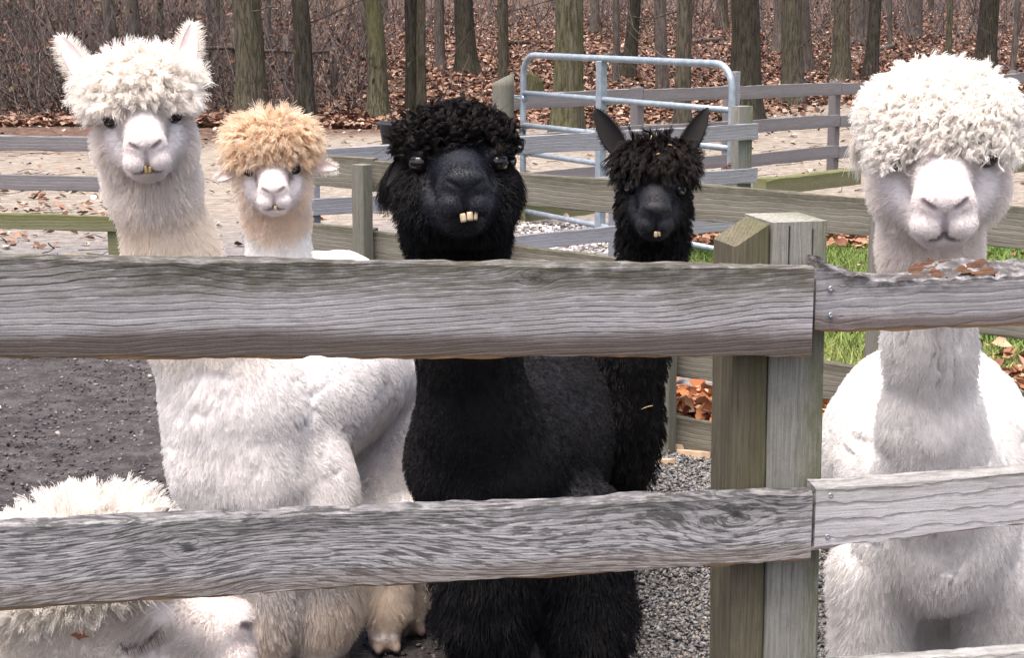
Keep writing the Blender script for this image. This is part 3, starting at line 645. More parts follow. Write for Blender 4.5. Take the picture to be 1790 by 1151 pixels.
# dry leaves still held low in the brush
sel = rs.integers(0, len(pA), 6000); pp = pA[sel, rs.integers(1, 5, 6000)]
leaf_mass('brush_leaves', pp, (.05, .12), 6, [(.13, .055, .038), (.15, .078, .056), (.09, .05, .04), (.075, .07, .034)], 'withered reddish leaves hanging in the brush on the left', 1.2)
sel = rs.integers(0, len(pB), 2500); pp = pB[sel, rs.integers(1, 4, 2500)]
leaf_mass('brush_leaves', pp, (.05, .12), 7, [(.18, .08, .06), (.22, .115, .09), (.13, .065, .052)], 'withered reddish leaves hanging in the brush on the right', 1.2)
# sticks on the bare earth
def sticks(n, seed):
    rs = np.random.default_rng(seed); y = rs.uniform(9.5, 26, n); x = rs.uniform(-.33, .33, n)*y; parts = []
    for i in range(n):
        a = rs.uniform(-.5, .5) if rs.random() < .7 else rs.uniform(0, 3.1); L = rs.uniform(.08, .4); p = np.array([x[i], y[i], float(terr(x[i], y[i]))+.012])
        d = np.array([math.cos(a), math.sin(a), rs.uniform(-.02, .1)]); parts.append(tube([p, p+d*L*.5+rs.normal(0, .012, 3), p+d*L+rs.normal(0, .02, 3)], [.005, .004, .002], 3))
    return merge(parts)
V, F = sticks(340, 3); o = link('fallen_sticks', mesh('fallen_sticks', V, F), BK[3], kind='stuff'); o['label'] = 'small dead sticks strewn over the bare earth'

# ------------------------------------------------------------------ gravel
def gravel(name, pos, size, seed, cols, label, flat_=.5):
    rs = np.random.default_rng(seed); n = len(pos)
    o8 = np.array([(1, 0, 0), (0, 1, 0), (-1, 0, 0), (0, -1, 0), (0, 0, 1), (0, 0, -1)], float)
    sc_ = rs.uniform(*size, n)[:, None]*np.stack([rs.uniform(.6, 1.4, n), rs.uniform(.5, 1.1, n), rs.uniform(.25, .7, n)*flat_*2], -1)*.5
    yaw = rs.uniform(0, 6.28, n); Vv = o8[None]*sc_[:, None]*(1+rs.uniform(-.3, .3, (n, 6, 1)))
    Vv = Vv+rs.normal(0, .25, (n, 6, 3))*sc_[:, None]
    c, s = np.cos(yaw)[:, None], np.sin(yaw)[:, None]; tl = rs.normal(0, .3, (n, 1))
    X = Vv[..., 0]*c-Vv[..., 1]*s; Y = Vv[..., 0]*s+Vv[..., 1]*c; Z = Vv[..., 2]+Vv[..., 0]*tl
    V = (pos[:, None]+np.stack([X, Y, Z], -1)).reshape(-1, 3)
    tri = np.array([(0, 1, 4), (1, 2, 4), (2, 3, 4), (3, 0, 4), (1, 0, 5), (2, 1, 5), (3, 2, 5), (0, 3, 5)])
    F = ((np.arange(n)*6)[:, None, None]+tri[None]).reshape(-1, 3)
    pal = np.array(cols); cc = pal[rs.integers(0, len(pal), n)]*rs.uniform(.7, 1.3, (n, 1))
    o = link(name, mesh(name, V, F, False, np.repeat(cc, 6, 0)), M['vcol'], kind='stuff'); o['label'] = label
n = 62000; y = 4.1+rs.random(n)*3.6; x = -.15+rs.random(n)*1.8; k = (y+.8*x < 6.85) & (rs.random(n) < sstep(-.15, .5, x+.15*vnoise(np.stack([x, y, x*0], -1), 3.0, 2))); x, y = x[k], y[k]
gravel('gravel', np.stack([x, y, rs.random(len(x))*.012+.002], -1), (.009, .024), 1, [(.15, .15, .155), (.11, .11, .116), (.20, .197, .197), (.075, .075, .08), (.17, .15, .135)], 'grey shale chippings on the ground between the fences')
n = 11000; y = 4.2+rs.random(n)*7.5; x = -2.6+rs.random(n)*2.7; 
gravel('dark_gravel', np.stack([x, y, rs.random(n)*.006+.0], -1), (.008, .022), 2, [(.055, .048, .055), (.035, .031, .035), (.09, .08, .087), (.16, .145, .15)], 'dark damp grit on the ground at the left')
n = 34; y = 5.5+rs.random(n)*5; x = (-.32+rs.random(n)*.16)*y
gravel('pale_stones', np.stack([x, y, rs.random(n)*.006+.006], -1), (.012, .035), 3, [(.30, .28, .265), (.26, .225, .19), (.36, .34, .325)], 'few pale stones in the dark grit')
pts = np.array([G(rs.uniform(905, 1080), rs.uniform(392, 445)) for _ in range(500)]); pts[:, 2] += .01
gravel('far_gravel', pts, (.03, .08), 4, [(.38, .36, .36), (.25, .24, .25), (.50, .46, .43), (.2, .18, .17)], 'coarse gravel behind the silvery fence')
# dung pellets
pts = []
for (px, py, n_) in ((20, 770, 9), (10, 830, 9), (60, 790, 5), (230, 765, 5), (70, 418, 8)):
    for _ in range(n_): pts.append(G(px+rs.normal(0, 28), py+rs.normal(0, 14))+np.array([0, 0, .008]))
gravel('dung_pellets', np.array(pts), (.012, .022), 5, [(.012, .011, .012), (.02, .018, .018)], 'dark dung pellets on the damp ground at the left edge', .9)
# chips of bark and wood on the gravel
m, nt = newmat('cut_wood_chip'); ob = nd(nt, 'TexCoord').outputs['Object']; pbsdf(nt, mixc(nt, noise(nt, scl(nt, ob, (60, 8, 8)), 1.0, 3), (.28, .19, .12), (.50, .36, .25)), .8); M['chip'] = m
for (px, py, L, w_, a, lab) in ((1161, 815, .08, .045, .1, 'small pale wood block on the gravel'), (1213, 800, .13, .045, -.35, 'brown bark piece beside the pen fence foot'), (1165, 786, .22, .05, -.25, 'long pale bark strip along the pen fence foot')):
    g = G(px, py); V, F = loft([[(x_, -w_/2*k_, .002), (x_, w_/2*k_, .002), (x_, w_/2*k_*.9, .02), (x_, -w_/2*k_*.8, .024)] for x_, k_ in ((-L/2, .6), (-L/4, 1), (L/5, .95), (L/2, .5))])
    o = link('wood_chip', mesh('wood_chip', V, F, False), M['chip'], loc=tuple(g)); o.rotation_euler = (0, 0, a); o['label'] = lab; o['category'] = 'wood chip'

# ------------------------------------------------------------------ lawn
n = 60000; y = 5.2+rs.random(n)*8.6; x = .75+rs.random(n)*4.0; k = (y+.8*x > 7.05) & (x > 1.0+.25*vnoise(np.stack([x, y, x*0], -1), 1.2, 3)) & (x < y*.36) & (y < 13.4+.5*vnoise(np.stack([x, y, x*0], -1), .9, 5)); x, y = x[k], y[k]; n = len(x)
h = rs.uniform(.03, .085, n); w_ = rs.uniform(.0025, .005, n); a = rs.uniform(0, 6.28, n); p = np.stack([x, y, x*0], -1)
sd_ = np.stack([np.cos(a), np.sin(a), a*0], -1); ln = np.stack([rs.normal(0, .35, n), rs.normal(0, .35, n), np.ones(n)], -1)
V = np.stack([p-sd_*w_[:, None], p+sd_*w_[:, None], p+ln*h[:, None]*.55+sd_*w_[:, None]*.7, p+ln*h[:, None]*.55-sd_*w_[:, None]*.7, p+ln*h[:, None]*np.array([1.5, 1.5, 1])], 1).reshape(-1, 3)
b5 = (np.arange(n)*5)[:, None]; F = np.concatenate([b5+np.array([[0, 1, 2]]), b5+np.array([[0, 2, 3]]), b5+np.array([[3, 2, 4]])])
dryness = np.clip(.25+.5*vnoise(p, .8, 8)+.75*sstep(9.8, 7.5, y), 0, 1)[:, None]
cc = (np.array([(.062, .145, .022)])*(1-dryness)+np.array([(.24, .23, .09)])*dryness)*rs.uniform(.7, 1.35, (n, 1))
o = link('lawn_grass', mesh('lawn_grass', V, F, True, np.repeat(cc, 5, 0)), M['vcol'], kind='stuff'); o['label'] = 'green lawn behind the pen fence on the right'
# ------------------------------------------------------------------ alpacas: one skin surface per animal, grown from a distance field
class Field:
    def __init__(s, lo, hi, flo, fhi, fine=.0036, coarse=.013):
        s.ax = []
        for i in range(3):
            pts = [lo[i]]
            while pts[-1] < hi[i]:
                x = pts[-1]; dist = max(flo[i]-x, x-fhi[i], 0); pts.append(x+min(coarse, fine+dist*.22))
            s.ax.append(np.array(pts))
        s.d = np.full([len(a) for a in s.ax], .12, np.float32)
    def sub(s, lo, hi):
        sl = tuple(slice(max(0, np.searchsorted(a, l)-1), np.searchsorted(a, h)+1) for a, l, h in zip(s.ax, lo, hi))
        if any(a[q].size == 0 for a, q in zip(s.ax, sl)): return None, None
        g = np.meshgrid(*[a[q].astype(np.float32) for a, q in zip(s.ax, sl)], indexing='ij', sparse=True)
        return sl, g
    def comb(s, sl, d, k, cut):
        o = s.d[sl]
        if not cut:
            h = np.clip(.5+.5*(d-o)/k, 0, 1); s.d[sl] = d*(1-h)+o*h-k*h*(1-h)
        else:
            d = -d; h = np.clip(.5-.5*(d-o)/k, 0, 1); s.d[sl] = d*(1-h)+o*h+k*h*(1-h)
    def cone(s, a, b, r1, r2, k=.03, cut=False):
        a = np.asarray(a, float); b = np.asarray(b, float); pad = k+.03+max(r1, r2)
        sl, g = s.sub(np.minimum(a, b)-pad, np.maximum(a, b)+pad)
        if sl is None: return
        ab = b-a; l2 = max(ab@ab, 1e-9)
        t = np.clip(((g[0]-a[0])*ab[0]+(g[1]-a[1])*ab[1]+(g[2]-a[2])*ab[2])/l2, 0, 1)
        d = np.sqrt((g[0]-a[0]-t*ab[0])**2+(g[1]-a[1]-t*ab[1])**2+(g[2]-a[2]-t*ab[2])**2)-(r1+(r2-r1)*t)
        s.comb(sl, d, k, cut)
    def ell(s, c, axes, rad, k=.03, cut=False):
        c = np.asarray(c, float); pad = k+.03+max(rad); sl, g = s.sub(c-pad, c+pad)
        if sl is None: return
        k0 = k1 = 0
        for a, r in zip(axes, rad):
            q = (g[0]-c[0])*a[0]+(g[1]-c[1])*a[1]+(g[2]-c[2])*a[2]
            k0 = k0+(q/r)**2; k1 = k1+(q/(r*r))**2
        k0 = np.sqrt(k0); d = k0*(k0-1)/np.sqrt(k1+1e-9)
        s.comb(sl, d, k, cut)
    def mesh(s):
        d = s.d; ins = d < 0
        nx, ny, nz = d.shape
        c = np.zeros((nx-1, ny-1, nz-1), np.int8)
        for i in (0, 1):
            for j in (0, 1):
                for k in (0, 1): c += ins[i:nx-1+i, j:ny-1+j, k:nz-1+k]
        I = np.argwhere((c > 0) & (c < 8)); idx = np.full(c.shape, -1, np.int64); idx[tuple(I.T)] = np.arange(len(I))
        acc = np.zeros((len(I), 3)); cnt = np.zeros(len(I))
        cor = np.array([(i, j, k) for i in (0, 1) for j in (0, 1) for k in (0, 1)])
        for a in range(8):
            for b in range(a+1, 8):
                if np.abs(cor[a]-cor[b]).sum() != 1: continue
                A, B = I+cor[a], I+cor[b]; da, db = d[tuple(A.T)], d[tuple(B.T)]; m = (da < 0) != (db < 0)
                t = np.where(m, da/np.where(m, da-db, 1), 0)[:, None]
                pa = np.stack([s.ax[q][A[:, q]] for q in range(3)], -1); pb = np.stack([s.ax[q][B[:, q]] for q in range(3)], -1)
                acc[m] += (pa+(pb-pa)*t)[m]; cnt[m] += 1
        V = acc/cnt[:, None]; F = []
        for ax in range(3):
            o1, o2 = [(1, 2), (2, 0), (0, 1)][ax]
            sl0 = [slice(None)]*3; sl1 = [slice(None)]*3; sl0[ax] = slice(0, -1); sl1[ax] = slice(1, None)
            A, B = ins[tuple(sl0)], ins[tuple(sl1)]; E = np.argwhere(A != B)
            E = E[(E[:, o1] > 0) & (E[:, o2] > 0) & (E[:, o1] < d.shape[o1]-1) & (E[:, o2] < d.shape[o2]-1)]
            flip = A[tuple(E.T)]
            e1 = np.zeros(3, int); e1[o1] = 1; e2 = np.zeros(3, int); e2[o2] = 1
            q = np.stack([idx[tuple((E-e1-e2).T)], idx[tuple((E-e2).T)], idx[tuple(E.T)], idx[tuple((E-e1).T)]], 1)
            q[~flip] = q[~flip][:, ::-1]; F.append(q)
        F = np.concatenate(F); F = F[(F >= 0).all(1)]
        return V, F
def vnormals(V, F):
    n = np.zeros_like(V); fn = np.cross(V[F[:, 2]]-V[F[:, 0]], V[F[:, 3]]-V[F[:, 1]])
    for k in range(4): np.add.at(n, F[:, k], fn)
    return nrm(n), np.linalg.norm(fn, axis=1)*.5
def seg_dist(p, a, b):
    ab = b-a; t = np.clip(((p-a)@ab)/(ab@ab), 0, 1); return np.linalg.norm(p-a-t[:, None]*ab, axis=1)

def hair_obj(name, pts, rad, colr, mat, parent, loc):
    """pts: list of (n,S,3) blocks; rad (n,S); colr (n,3)"""
    cu = bpy.data.hair_curves.new(name)
    sizes = np.concatenate([np.full(len(p), p.shape[1]) for p in pts]).astype(int).tolist(); cu.add_curves(sizes)
    flat_ = np.concatenate([p.reshape(-1, 3) for p in pts])-np.asarray(loc)
    cu.position_data.foreach_set('vector', flat_.astype(np.float32).ravel())
    a = cu.attributes.get('radius') or cu.attributes.new('radius', 'FLOAT', 'POINT')
    a.data.foreach_set('value', np.concatenate([r.ravel() for r in rad]).astype(np.float32))
    c = np.ones((len(sizes), 4), np.float32); c[:, :3] = np.clip(np.concatenate(colr), 0, 1)
    a = cu.attributes.new('Col', 'FLOAT_COLOR', 'CURVE'); a.data.foreach_set('color', c.ravel())
    cu.materials.append(mat)
    return link(name, cu, None, parent)

def hairmat(name, gloss, grough, trans):
    m, nt = newmat(name); c = nd(nt, 'Attribute', attribute_name='Col').outputs['Color']
    d = nd(nt, 'BsdfDiffuse', {'Color': c}).outputs[0]; t = nd(nt, 'BsdfTranslucent', {'Color': c}).outputs[0]
    g = nd(nt, 'BsdfGlossy', {'Color': (1, 1, 1), 'Roughness': grough}).outputs[0]
    a = nd(nt, 'MixShader', {0: trans, 1: d, 2: t}).outputs[0]
    out(nt, nd(nt, 'MixShader', {0: gloss, 1: a, 2: g}).outputs[0]); return m
M['fleece_white'] = hairmat('pale_fleece', .0, .5, .5)
M['fleece_black'] = hairmat('black_fleece', .012, .36, .05)
def skinmat(name, rough, spec, tint=(.5, .35, .28)):
    m, nt = newmat(name); c = nd(nt, 'Attribute', attribute_name='Col').outputs['Color']; ob = nd(nt, 'TexCoord').outputs['Object']
    f = noise(nt, ob, 260.0, 4, .7); f2 = noise(nt, ob, 45.0, 3)
    c = mixc(nt, mth(nt, 'MULTIPLY', sm(nt, f2, .3, .7), .12), c, mixc(nt, .5, c, tint))
    pbsdf(nt, c, rough, f, .35, .004, spec); return m
M['skin_white'] = skinmat('pale_hide', .8, .2); M['skin_black'] = skinmat('black_hide', .5, .2, (.010, .008, .008))
m, nt = newmat('dark_eye'); pbsdf(nt, (.006, .004, .004), .05, spec=.55); M['eye'] = m
M['tooth'] = flat('tooth_enamel', (.46, .36, .24), .45)
M['tooth_yellow'] = flat('yellowed_tooth', (.36, .25, .11), .5)
m, nt = newmat('inner_ear_pale'); ob = nd(nt, 'TexCoord').outputs['Object']; pbsdf(nt, mixc(nt, noise(nt, ob, 30.0, 3), (.72, .55, .52), (.85, .76, .74)), .85, noise(nt, ob, 150.0, 3), .3, .003); M['ear_white'] = m
m, nt = newmat('inner_ear_black'); ob = nd(nt, 'TexCoord').outputs['Object']; pbsdf(nt, mixc(nt, noise(nt, ob, 30.0, 3), (.004, .0035, .004), (.011, .0095, .0095)), .85); M['ear_black'] = m

CAMP = np.array([0, 0, CAM_H])
def alpaca(name, label, S):
    """S: H head centre, yaw/pitch/roll of the face, s head size, neck [(p,r)], torso [(p,r)], legs [[(p,r)...]], look settings"""
    dark = S.get('dark', False); rs = np.random.default_rng(S['seed']); s = S['s']; H = np.array(S['H'], float)
    # head frame: toward the camera, turned by yaw (deg, + = towards picture right), pitched up by pitch
    base = CAMP-H; ang = math.atan2(base[1], base[0])+R(S.get('yaw', 0)); pt = R(S.get('pitch', 0)); ro = R(S.get('roll', 0))
    Fv = np.array([math.cos(ang)*math.cos(pt), math.sin(ang)*math.cos(pt), math.sin(pt)])
    Rv = nrm(np.cross(np.array([0, 0, 1.0]), Fv)); Uv = np.cross(Fv, Rv)      # Rv points to picture right for a face that looks at us
    Rv, Uv = Rv*math.cos(ro)+Uv*math.sin(ro), Uv*math.cos(ro)-Rv*math.sin(ro)
    AX = np.stack([Rv, Uv, Fv])
    hp = lambda r, u, f: H+s*(r*Rv+u*Uv+f*Fv)
    fw = S.get('facew', 1.0)
    allp = np.array([p for p, r in S['neck']+S['torso']]+[p for L in S['legs'] for p, r in L]+[H])
    lo = allp.min(0)-.32; hi = allp.max(0)+.32; lo[2] = -.02
    fld = Field(lo, hi, H-.19*s-np.array([.02, .03, .0]), H+.19*s+np.array([.02, .03, .0]), fine=S.get('fine', .0037), coarse=S.get('coarse', .013))
    # trunk, neck, legs
    T = S['torso']
    for i in range(len(T)-1): fld.cone(T[i][0], T[i+1][0], T[i][1], T[i+1][1], .06)
    for L in S['legs']:
        for i in range(len(L)-1): fld.cone(L[i][0], L[i+1][0], L[i][1], L[i+1][1], .045)
    fh = nrm(np.array([Fv[0], Fv[1], 0])) if not S.get('lidded') else np.array([1.0, 0, 0]); sh = np.array([-fh[1], fh[0], 0])
    for L in S['legs']:                              # two toes on each foot
        p = np.array(L[-1][0])
        for sg in (-1, 1): fld.cone(p+sh*sg*.016+np.array([0, 0, -.002]), p+sh*sg*.024+fh*.055+np.array([0, 0, -.012]), .026, .013, .012)
    for (p, r) in S.get('lumps', []): fld.cone(p, np.array(p)+np.array([0, 0, .001]), r, r, .05)
    Nk = S['neck']
    for i in range(len(Nk)-1): fld.cone(Nk[i][0], Nk[i+1][0], Nk[i][1], Nk[i+1][1], .05)
    # head
    E = lambda c, r, k, cut=False: fld.ell(hp(*c), AX, [x*s for x in r], k*s, cut)
    C = lambda a, b, r1, r2, k, cut=False: fld.cone(hp(*a), hp(*b), r1*s, r2*s, k*s, cut)
    E((0, .01, -.02), (.078, .075, .092), .03)
    tk = S['tk']; E(tk['c'], tk['r'], .025)
    for sg in (-1, 1):
        E((sg*.052*fw, -.048, .018), (.050*fw, .062, .062), .03)
        C((sg*.03*fw, -.065, .02), (sg*.014, -.094, .115), .046, .030, .03)
        E((sg*.066*fw, .026, .048), ((.026, .022, .036) if not dark else (.020, .018, .034)), .02)
    C((0, .004, .03), (0, -.032, .145), .060, .039, .02)
    E((0, -.048, .150), (.047*fw, .036, .036), .02)
    E((0, -.029, .176), (.036, .021, .020), .012)
    for sg in (-1, 1): E((sg*.0225, -.074, .160), (.029, .026, .030), .010)
    E((0, -.099, .132), (.037, .019, .036), .012)
    nost, lips, slits = [], [], []
    for sg in (-1, 1):
        if not S.get('lidded'): E((sg*.090*fw, .010, .078), ((.018, .0155, .022) if not dark else (.0195, .0165, .0235)), .007, True)
        else: E((sg*.058*fw, .010, .060), (.026, .021, .036), .02)
        if S.get('lidded'):
            ep = [(sg*.084*fw, .004, .034), (sg*.087*fw, -.004, .048), (sg*.087*fw, -.006, .064), (sg*.080*fw, .004, .090)]
            for e0_, e1_ in zip(ep[:-1], ep[1:]): C(e0_, e1_, .0042, .0042, .004, True)
            slits.append(ep)
        a, b = (sg*.009, -.046, .199), (sg*.034, -.030, .184); C(a, b, .0048, .003, .005, True); nost.append((a, b))
        a, b = (sg*.0085, -.0465, .195), (sg*.012, -.0425, .196); C(a, b, .0062, .0045, .005, True)
        op = S.get('mouth', .0052)
        mp = [(0, -.0905, .174), (sg*.026, -.1005, .168), (sg*.045, -.092, .146), (sg*.055*fw, -.078, .120)]
        for a, b, r1, r2 in zip(mp[:-1], mp[1:], (op, op, op*.8), (op, op*.8, op*.5)): C(a, b, r1, r2, .005, True); lips.append((a, b))
    a, b = (0, -.052, .193), (0, -.090, .179); C(a, b, .0052, .0048, .006, True); nost.append((a, b))
    if S.get('gape'): E((S['gape'][0], S['gape'][1], .188), (S['gape'][2], S['gape'][3], .020), .005, True)
    V, F = fld.mesh(); N, FA = vnormals(V, F)
    # lumpy fleece under-surface (not on the face)
    def hc(p): return ((p-H)@AX.T)/s
    def regions(p):
        q = hc(p); r_, u_, f_ = q.T; hd = np.linalg.norm(q-np.array([0, -.02, .06]), axis=1)
        inh = sstep(.25, .19, hd)
        hl = S.get('hairline', .040)+.009*vnoise(q, 38.0, S['seed'])
        top = inh*sstep(hl-.004, hl+.018, u_+.35*np.maximum(0, np.abs(r_)-.05)-.16*np.maximum(0, f_-.05))*sstep(.105, .085, f_)
        face = inh*sstep(.020+S.get('facein', 0), .058+S.get('facein', 0), f_-.55*np.maximum(0, -u_-.045)*sstep(.10, .0, f_)-S.get('cheekin', .25)*np.maximum(0, np.abs(r_)-.050)+.010*vnoise(q, 45.0, 5))*(1-top)
        return q, top, face, inh
    q, top, face, inh = regions(V)
    lump = fbm(V, 12.0, S['seed'], 3)*S.get('lump', .006)+fbm(V, 45.0, S['seed']+5, 2)*.003
    V = V+N*(lump*(1-face)*(1-.6*inh)*sstep(.04, .2, V[:, 2]))[:, None]
    def creases(p):                                  # partings in the fleece: long narrow lines
        tot = np.zeros(len(p))
        for (cz0, cz1, along, across, slope, vert, amp) in S.get('crease', []):
            hx_ = p[:, 0]-S.get('cmid', 0.0); hh = np.abs(hx_) if S.get('vee') else hx_
            if vert: a1, a2 = p[:, 2], hx_+.25*p[:, 1]
            else: a2 = p[:, 2]-slope*hh; a1 = hh+slope*p[:, 2]
            w_ = np.stack([a1*along, a2*across+.6*vnoise(p, 30.0, 8), p[:, 1]*along*.6], -1)
            band = sstep(cz0, cz0+.06, p[:, 2])*sstep(cz1+.06, cz1, p[:, 2])*sstep(-.25, .15, vnoise(p, 13.0, 12))
            tot = np.maximum(tot, amp*band*sstep(.16, .03, np.abs(vnoise(w_, 1.0, S['seed']+3))))
        return tot
    V = V-N*(S.get('crdepth', .004)*creases(V)*(1-inh))[:, None]
    N, FA = vnormals(V, F)
    # pigment, plus a bluish sheen put into the black faces' colour
    def pig(p, strand=False):
        q, top, face, inh = regions(p); n = len(p)
        jit = vnoise(p, 25.0, 2)[:, None]
        c = np.array(S['body'])[None]*(1+.06*jit)
        nk = sstep(S.get('neckz', (.75, 1.0))[0], S.get('neckz', (.75, 1.0))[1], p[:, 2])[:, None]*(1-inh[:, None]*.0)
        c = c*(1-nk)+np.array(S['neckc'])[None]*nk
        if 'dirt' in S:
            z0, z1, dc = S['dirt']; k = (sstep(z1, z0, p[:, 2]+.08*vnoise(p, 9.0, 4))*sstep(-.5, .35, vnoise(p, 7.0, 6)+.25))[:, None]; c = c*(1-k)+np.array(dc)[None]*k
        if not dark: k = sstep(.05, .035, p[:, 2])[:, None]; c = c*(1-k)+np.array((.20, .155, .13))[None]*k
        ck = (inh*(1-top))[:, None]; c = c*(1-ck)+np.array(S['cheek'])[None]*ck
        c = c*(1-top[:, None])+np.array(S['tkc'])[None]*top[:, None]
        c = c*(1-face[:, None])+np.array(S['face'])[None]*face[:, None]
        if 'patch' in S:
            for (cr, cu_, cf, rr, pc) in S['patch']:
                k = sstep(rr, rr*.45, np.linalg.norm(q-np.array([cr, cu_, cf]), axis=1)+.006*vnoise(p, 90.0, 3))[:, None]*.8; c = c*(1-k)+np.array(pc)[None]*k
        if not dark:
            k = (face*sstep(.10, .17, q[:, 2])*(.30+.30*vnoise(p, 60.0, 14)))[:, None]; c = c*(1-k)+np.array((.64, .565, .56))[None]*k
        d = np.full(n, 1.0)
        for a, b in nost: d = np.minimum(d, seg_dist(q, np.array(a), np.array(b)))
        k = (sstep(.0085, .0035, d)*S.get('noseamt', .8))[:, None]; c = c*(1-k)+np.array(S['nose'])[None]*k
        d = np.full(n, 1.0)
        for a, b in lips: d = np.minimum(d, seg_dist(q, np.array(a), np.array(b)))
        k = (sstep(.0100, .0055, d)*.9)[:, None]; c = c*(1-k)+np.array(S['lip'])[None]*k
        for ep in slits:
            d = np.full(n, 1.0)
            for a, b in zip(ep[:-1], ep[1:]): d = np.minimum(d, seg_dist(q, np.array(a), np.array(b)))
            k = (sstep(.007, .0025, d)*.9)[:, None]; c = c*(1-k)+np.array((.06, .045, .05))[None]*k
        for sg in (-1, 1):
            k = sstep(.030, .020, np.linalg.norm((q-np.array([sg*.084*fw, .010, .070]))*np.array([1, 1.25, .9]), axis=1))[:, None]*S.get('eyerim', .7); c = c*(1-k)+np.array(S['rim'])[None]*k
        return c
    root = thing(name, label, 'alpaca', (float(T[0][0][0]), float(T[0][0][1]), 0.0), 'alpacas behind the fence'); loc = np.array(root.location)
    link('body', mesh('body', V-loc, F, True, pig(V)), M['skin_black' if dark else 'skin_white'], root)
    # eyes
    lidded = S.get('lidded', False)
    for sg in ((-1, 1) if not lidded else ()):
        ang_ = np.arange(16)*2*math.pi/16; rings = []
        for ph in np.linspace(.02, math.pi-.02, 11): rings.append([(math.cos(ph), math.sin(ph)*math.cos(a), math.sin(ph)*math.sin(a)) for a in ang_])
        Ve, Fe = loft(rings); Ve = np.array(Ve)*.0198*s
        ec = hp(sg*(.0695 if not dark else .0698)*fw, .010, .060 if not dark else .0612)
        link('eye', mesh('eye', Ve@AX+ec-loc, Fe), M['eye'], root)
    # ears
    HP, HR, HC = [], [], []
    for (b_, t_, wd, fc) in S['ears']:
        b0, t0 = hp(*b_), hp(*t_); ax = t0-b0; L = np.linalg.norm(ax); ax = ax/L; fcv = nrm(fc[0]*Rv+fc[1]*Uv+fc[2]*Fv); fcv = nrm(fcv-ax*(fcv@ax)); sd_ = np.cross(ax, fcv)
        outer, inner = [], []; nt_ = 15
        for i in range(nt_):
            t = i/(nt_-1); wv_ = wd*s*(.55+.45*math.sin(min(1, t*2.2)*math.pi/2))*max(.03, (1-t**3.0))**.75
            bend = S.get('earbend', .0)*s*math.sin(t*math.pi/2)**2
            c0 = b0+ax*L*t-fcv*bend
            for lst, off, dp in ((outer, -.0035*s, 1.0), (inner, .0035*s, .9)):
                lst.append([c0+sd_*wv_*math.sin(a)*1.0*(1.0 if lst is outer else .9)+fcv*(wv_*.75*(1-math.cos(a))*dp+off*(1 if lst is outer else 1)) for a in np.linspace(-1.25, 1.25, 11)])
        rings = [o_+i_[::-1] for o_, i_ in zip(outer, inner)]
        Ve, Fe = loft(rings); eo = link('ear', mesh('ear', np.array(Ve)-loc, Fe), M['ear_black' if dark else 'ear_white'], root)
        # fringe along the rims and down on the back
        nf = S.get('earfuzz', 700); tt = rs.random(nf)*.98; ii_ = np.minimum((tt*(nt_-1)).astype(int), nt_-2); fr = tt*(nt_-1)-ii_
        rimk = np.where(rs.random(nf) < .65, np.where(rs.random(nf) < .5, 0, 10), rs.integers(0, 11, nf)); O = np.array(outer)
        p0 = O[ii_, rimk]*(1-fr[:, None])+O[ii_+1, rimk]*fr[:, None]
        if S.get('earcover'):
            Oi = np.array(inner); kk = rs.integers(0, 11, nf); pi_ = Oi[ii_, kk]*(1-fr[:, None])+Oi[ii_+1, kk]*fr[:, None]; p0 = np.where((rs.random(nf) < S['earcover'])[:, None], pi_, p0)
        cen = b0+ax*(tt*L)[:, None]
        d0 = nrm(nrm(p0-cen-fcv*.01*s)+.9*ax+rs.normal(0, .25, (nf, 3))); Lh = S.get('earlen', .02)*rs.uniform(.4, 1.2, nf)*s
        if S.get('earhang'): d0 = nrm(d0+np.array([0, 0, -.8]))
        tS = np.linspace(0, 1, 4); pts = p0[:, None]+d0[:, None]*(Lh[:, None]*tS)[..., None]+np.array([0, 0, -1.0])*(Lh[:, None]*tS**2*S.get('eardroop', .15))[..., None]
        hair_obj('ear_fringe', [pts], [np.tile(.00055-.0004*tS, (nf, 1))], [np.tile(np.array(S['earc']), (nf, 1))*rs.uniform(.85, 1.1, (nf, 1))], M['fleece_black' if dark else 'fleece_white'], eo, loc)
    # ------- coat
    tri = np.concatenate([F[:, [0, 1, 2]], F[:, [0, 2, 3]]])
    def sample(n, wfun):
        c = V[tri].mean(1); ar = np.linalg.norm(np.cross(V[tri[:, 1]]-V[tri[:, 0]], V[tri[:, 2]]-V[tri[:, 0]]), axis=1)
        nn = nrm(N[tri].mean(1)); ww = ar*wfun(c, nn); ww = np.maximum(ww, 0); n_ = int(n) 
        cs = np.cumsum(ww); k = np.searchsorted(cs, rs.random(n_)*cs[-1]); k = np.minimum(k, len(tri)-1)
        a, b = rs.random(n_), rs.random(n_); fl_ = a+b > 1; a[fl_], b[fl_] = 1-a[fl_], 1-b[fl_]
        t = tri[k]; p = V[t[:, 0]]+(V[t[:, 1]]-V[t[:, 0]])*a[:, None]+(V[t[:, 2]]-V[t[:, 0]])*b[:, None]
        return p, nrm(N[t[:, 0]]*(1-a-b)[:, None]+N[t[:, 1]]*a[:, None]+N[t[:, 2]]*b[:, None])
    def vis(c, nn):
        v = nrm(CAMP-c); return .12+.88*sstep(-.35, .1, (nn*v).sum(1))
    eyes = [hp(sg*.082*fw, .010, .068) for sg in (-1, 1)]
    def clear(c):                                   # keep the eyes, lips and nostrils free of hair
        q = hc(c); d = np.minimum(*[np.linalg.norm(c-e, axis=1) for e in eyes])/s; k = sstep(.021, .027, d) if not lidded else 1.0
        dl = np.full(len(c), 1.0)
        for a, b in nost+lips: dl = np.minimum(dl, seg_dist(q, np.array(a), np.array(b)))
        return k*sstep(.005, .010, dl)
    # body and neck fleece
    fu = S['fur']
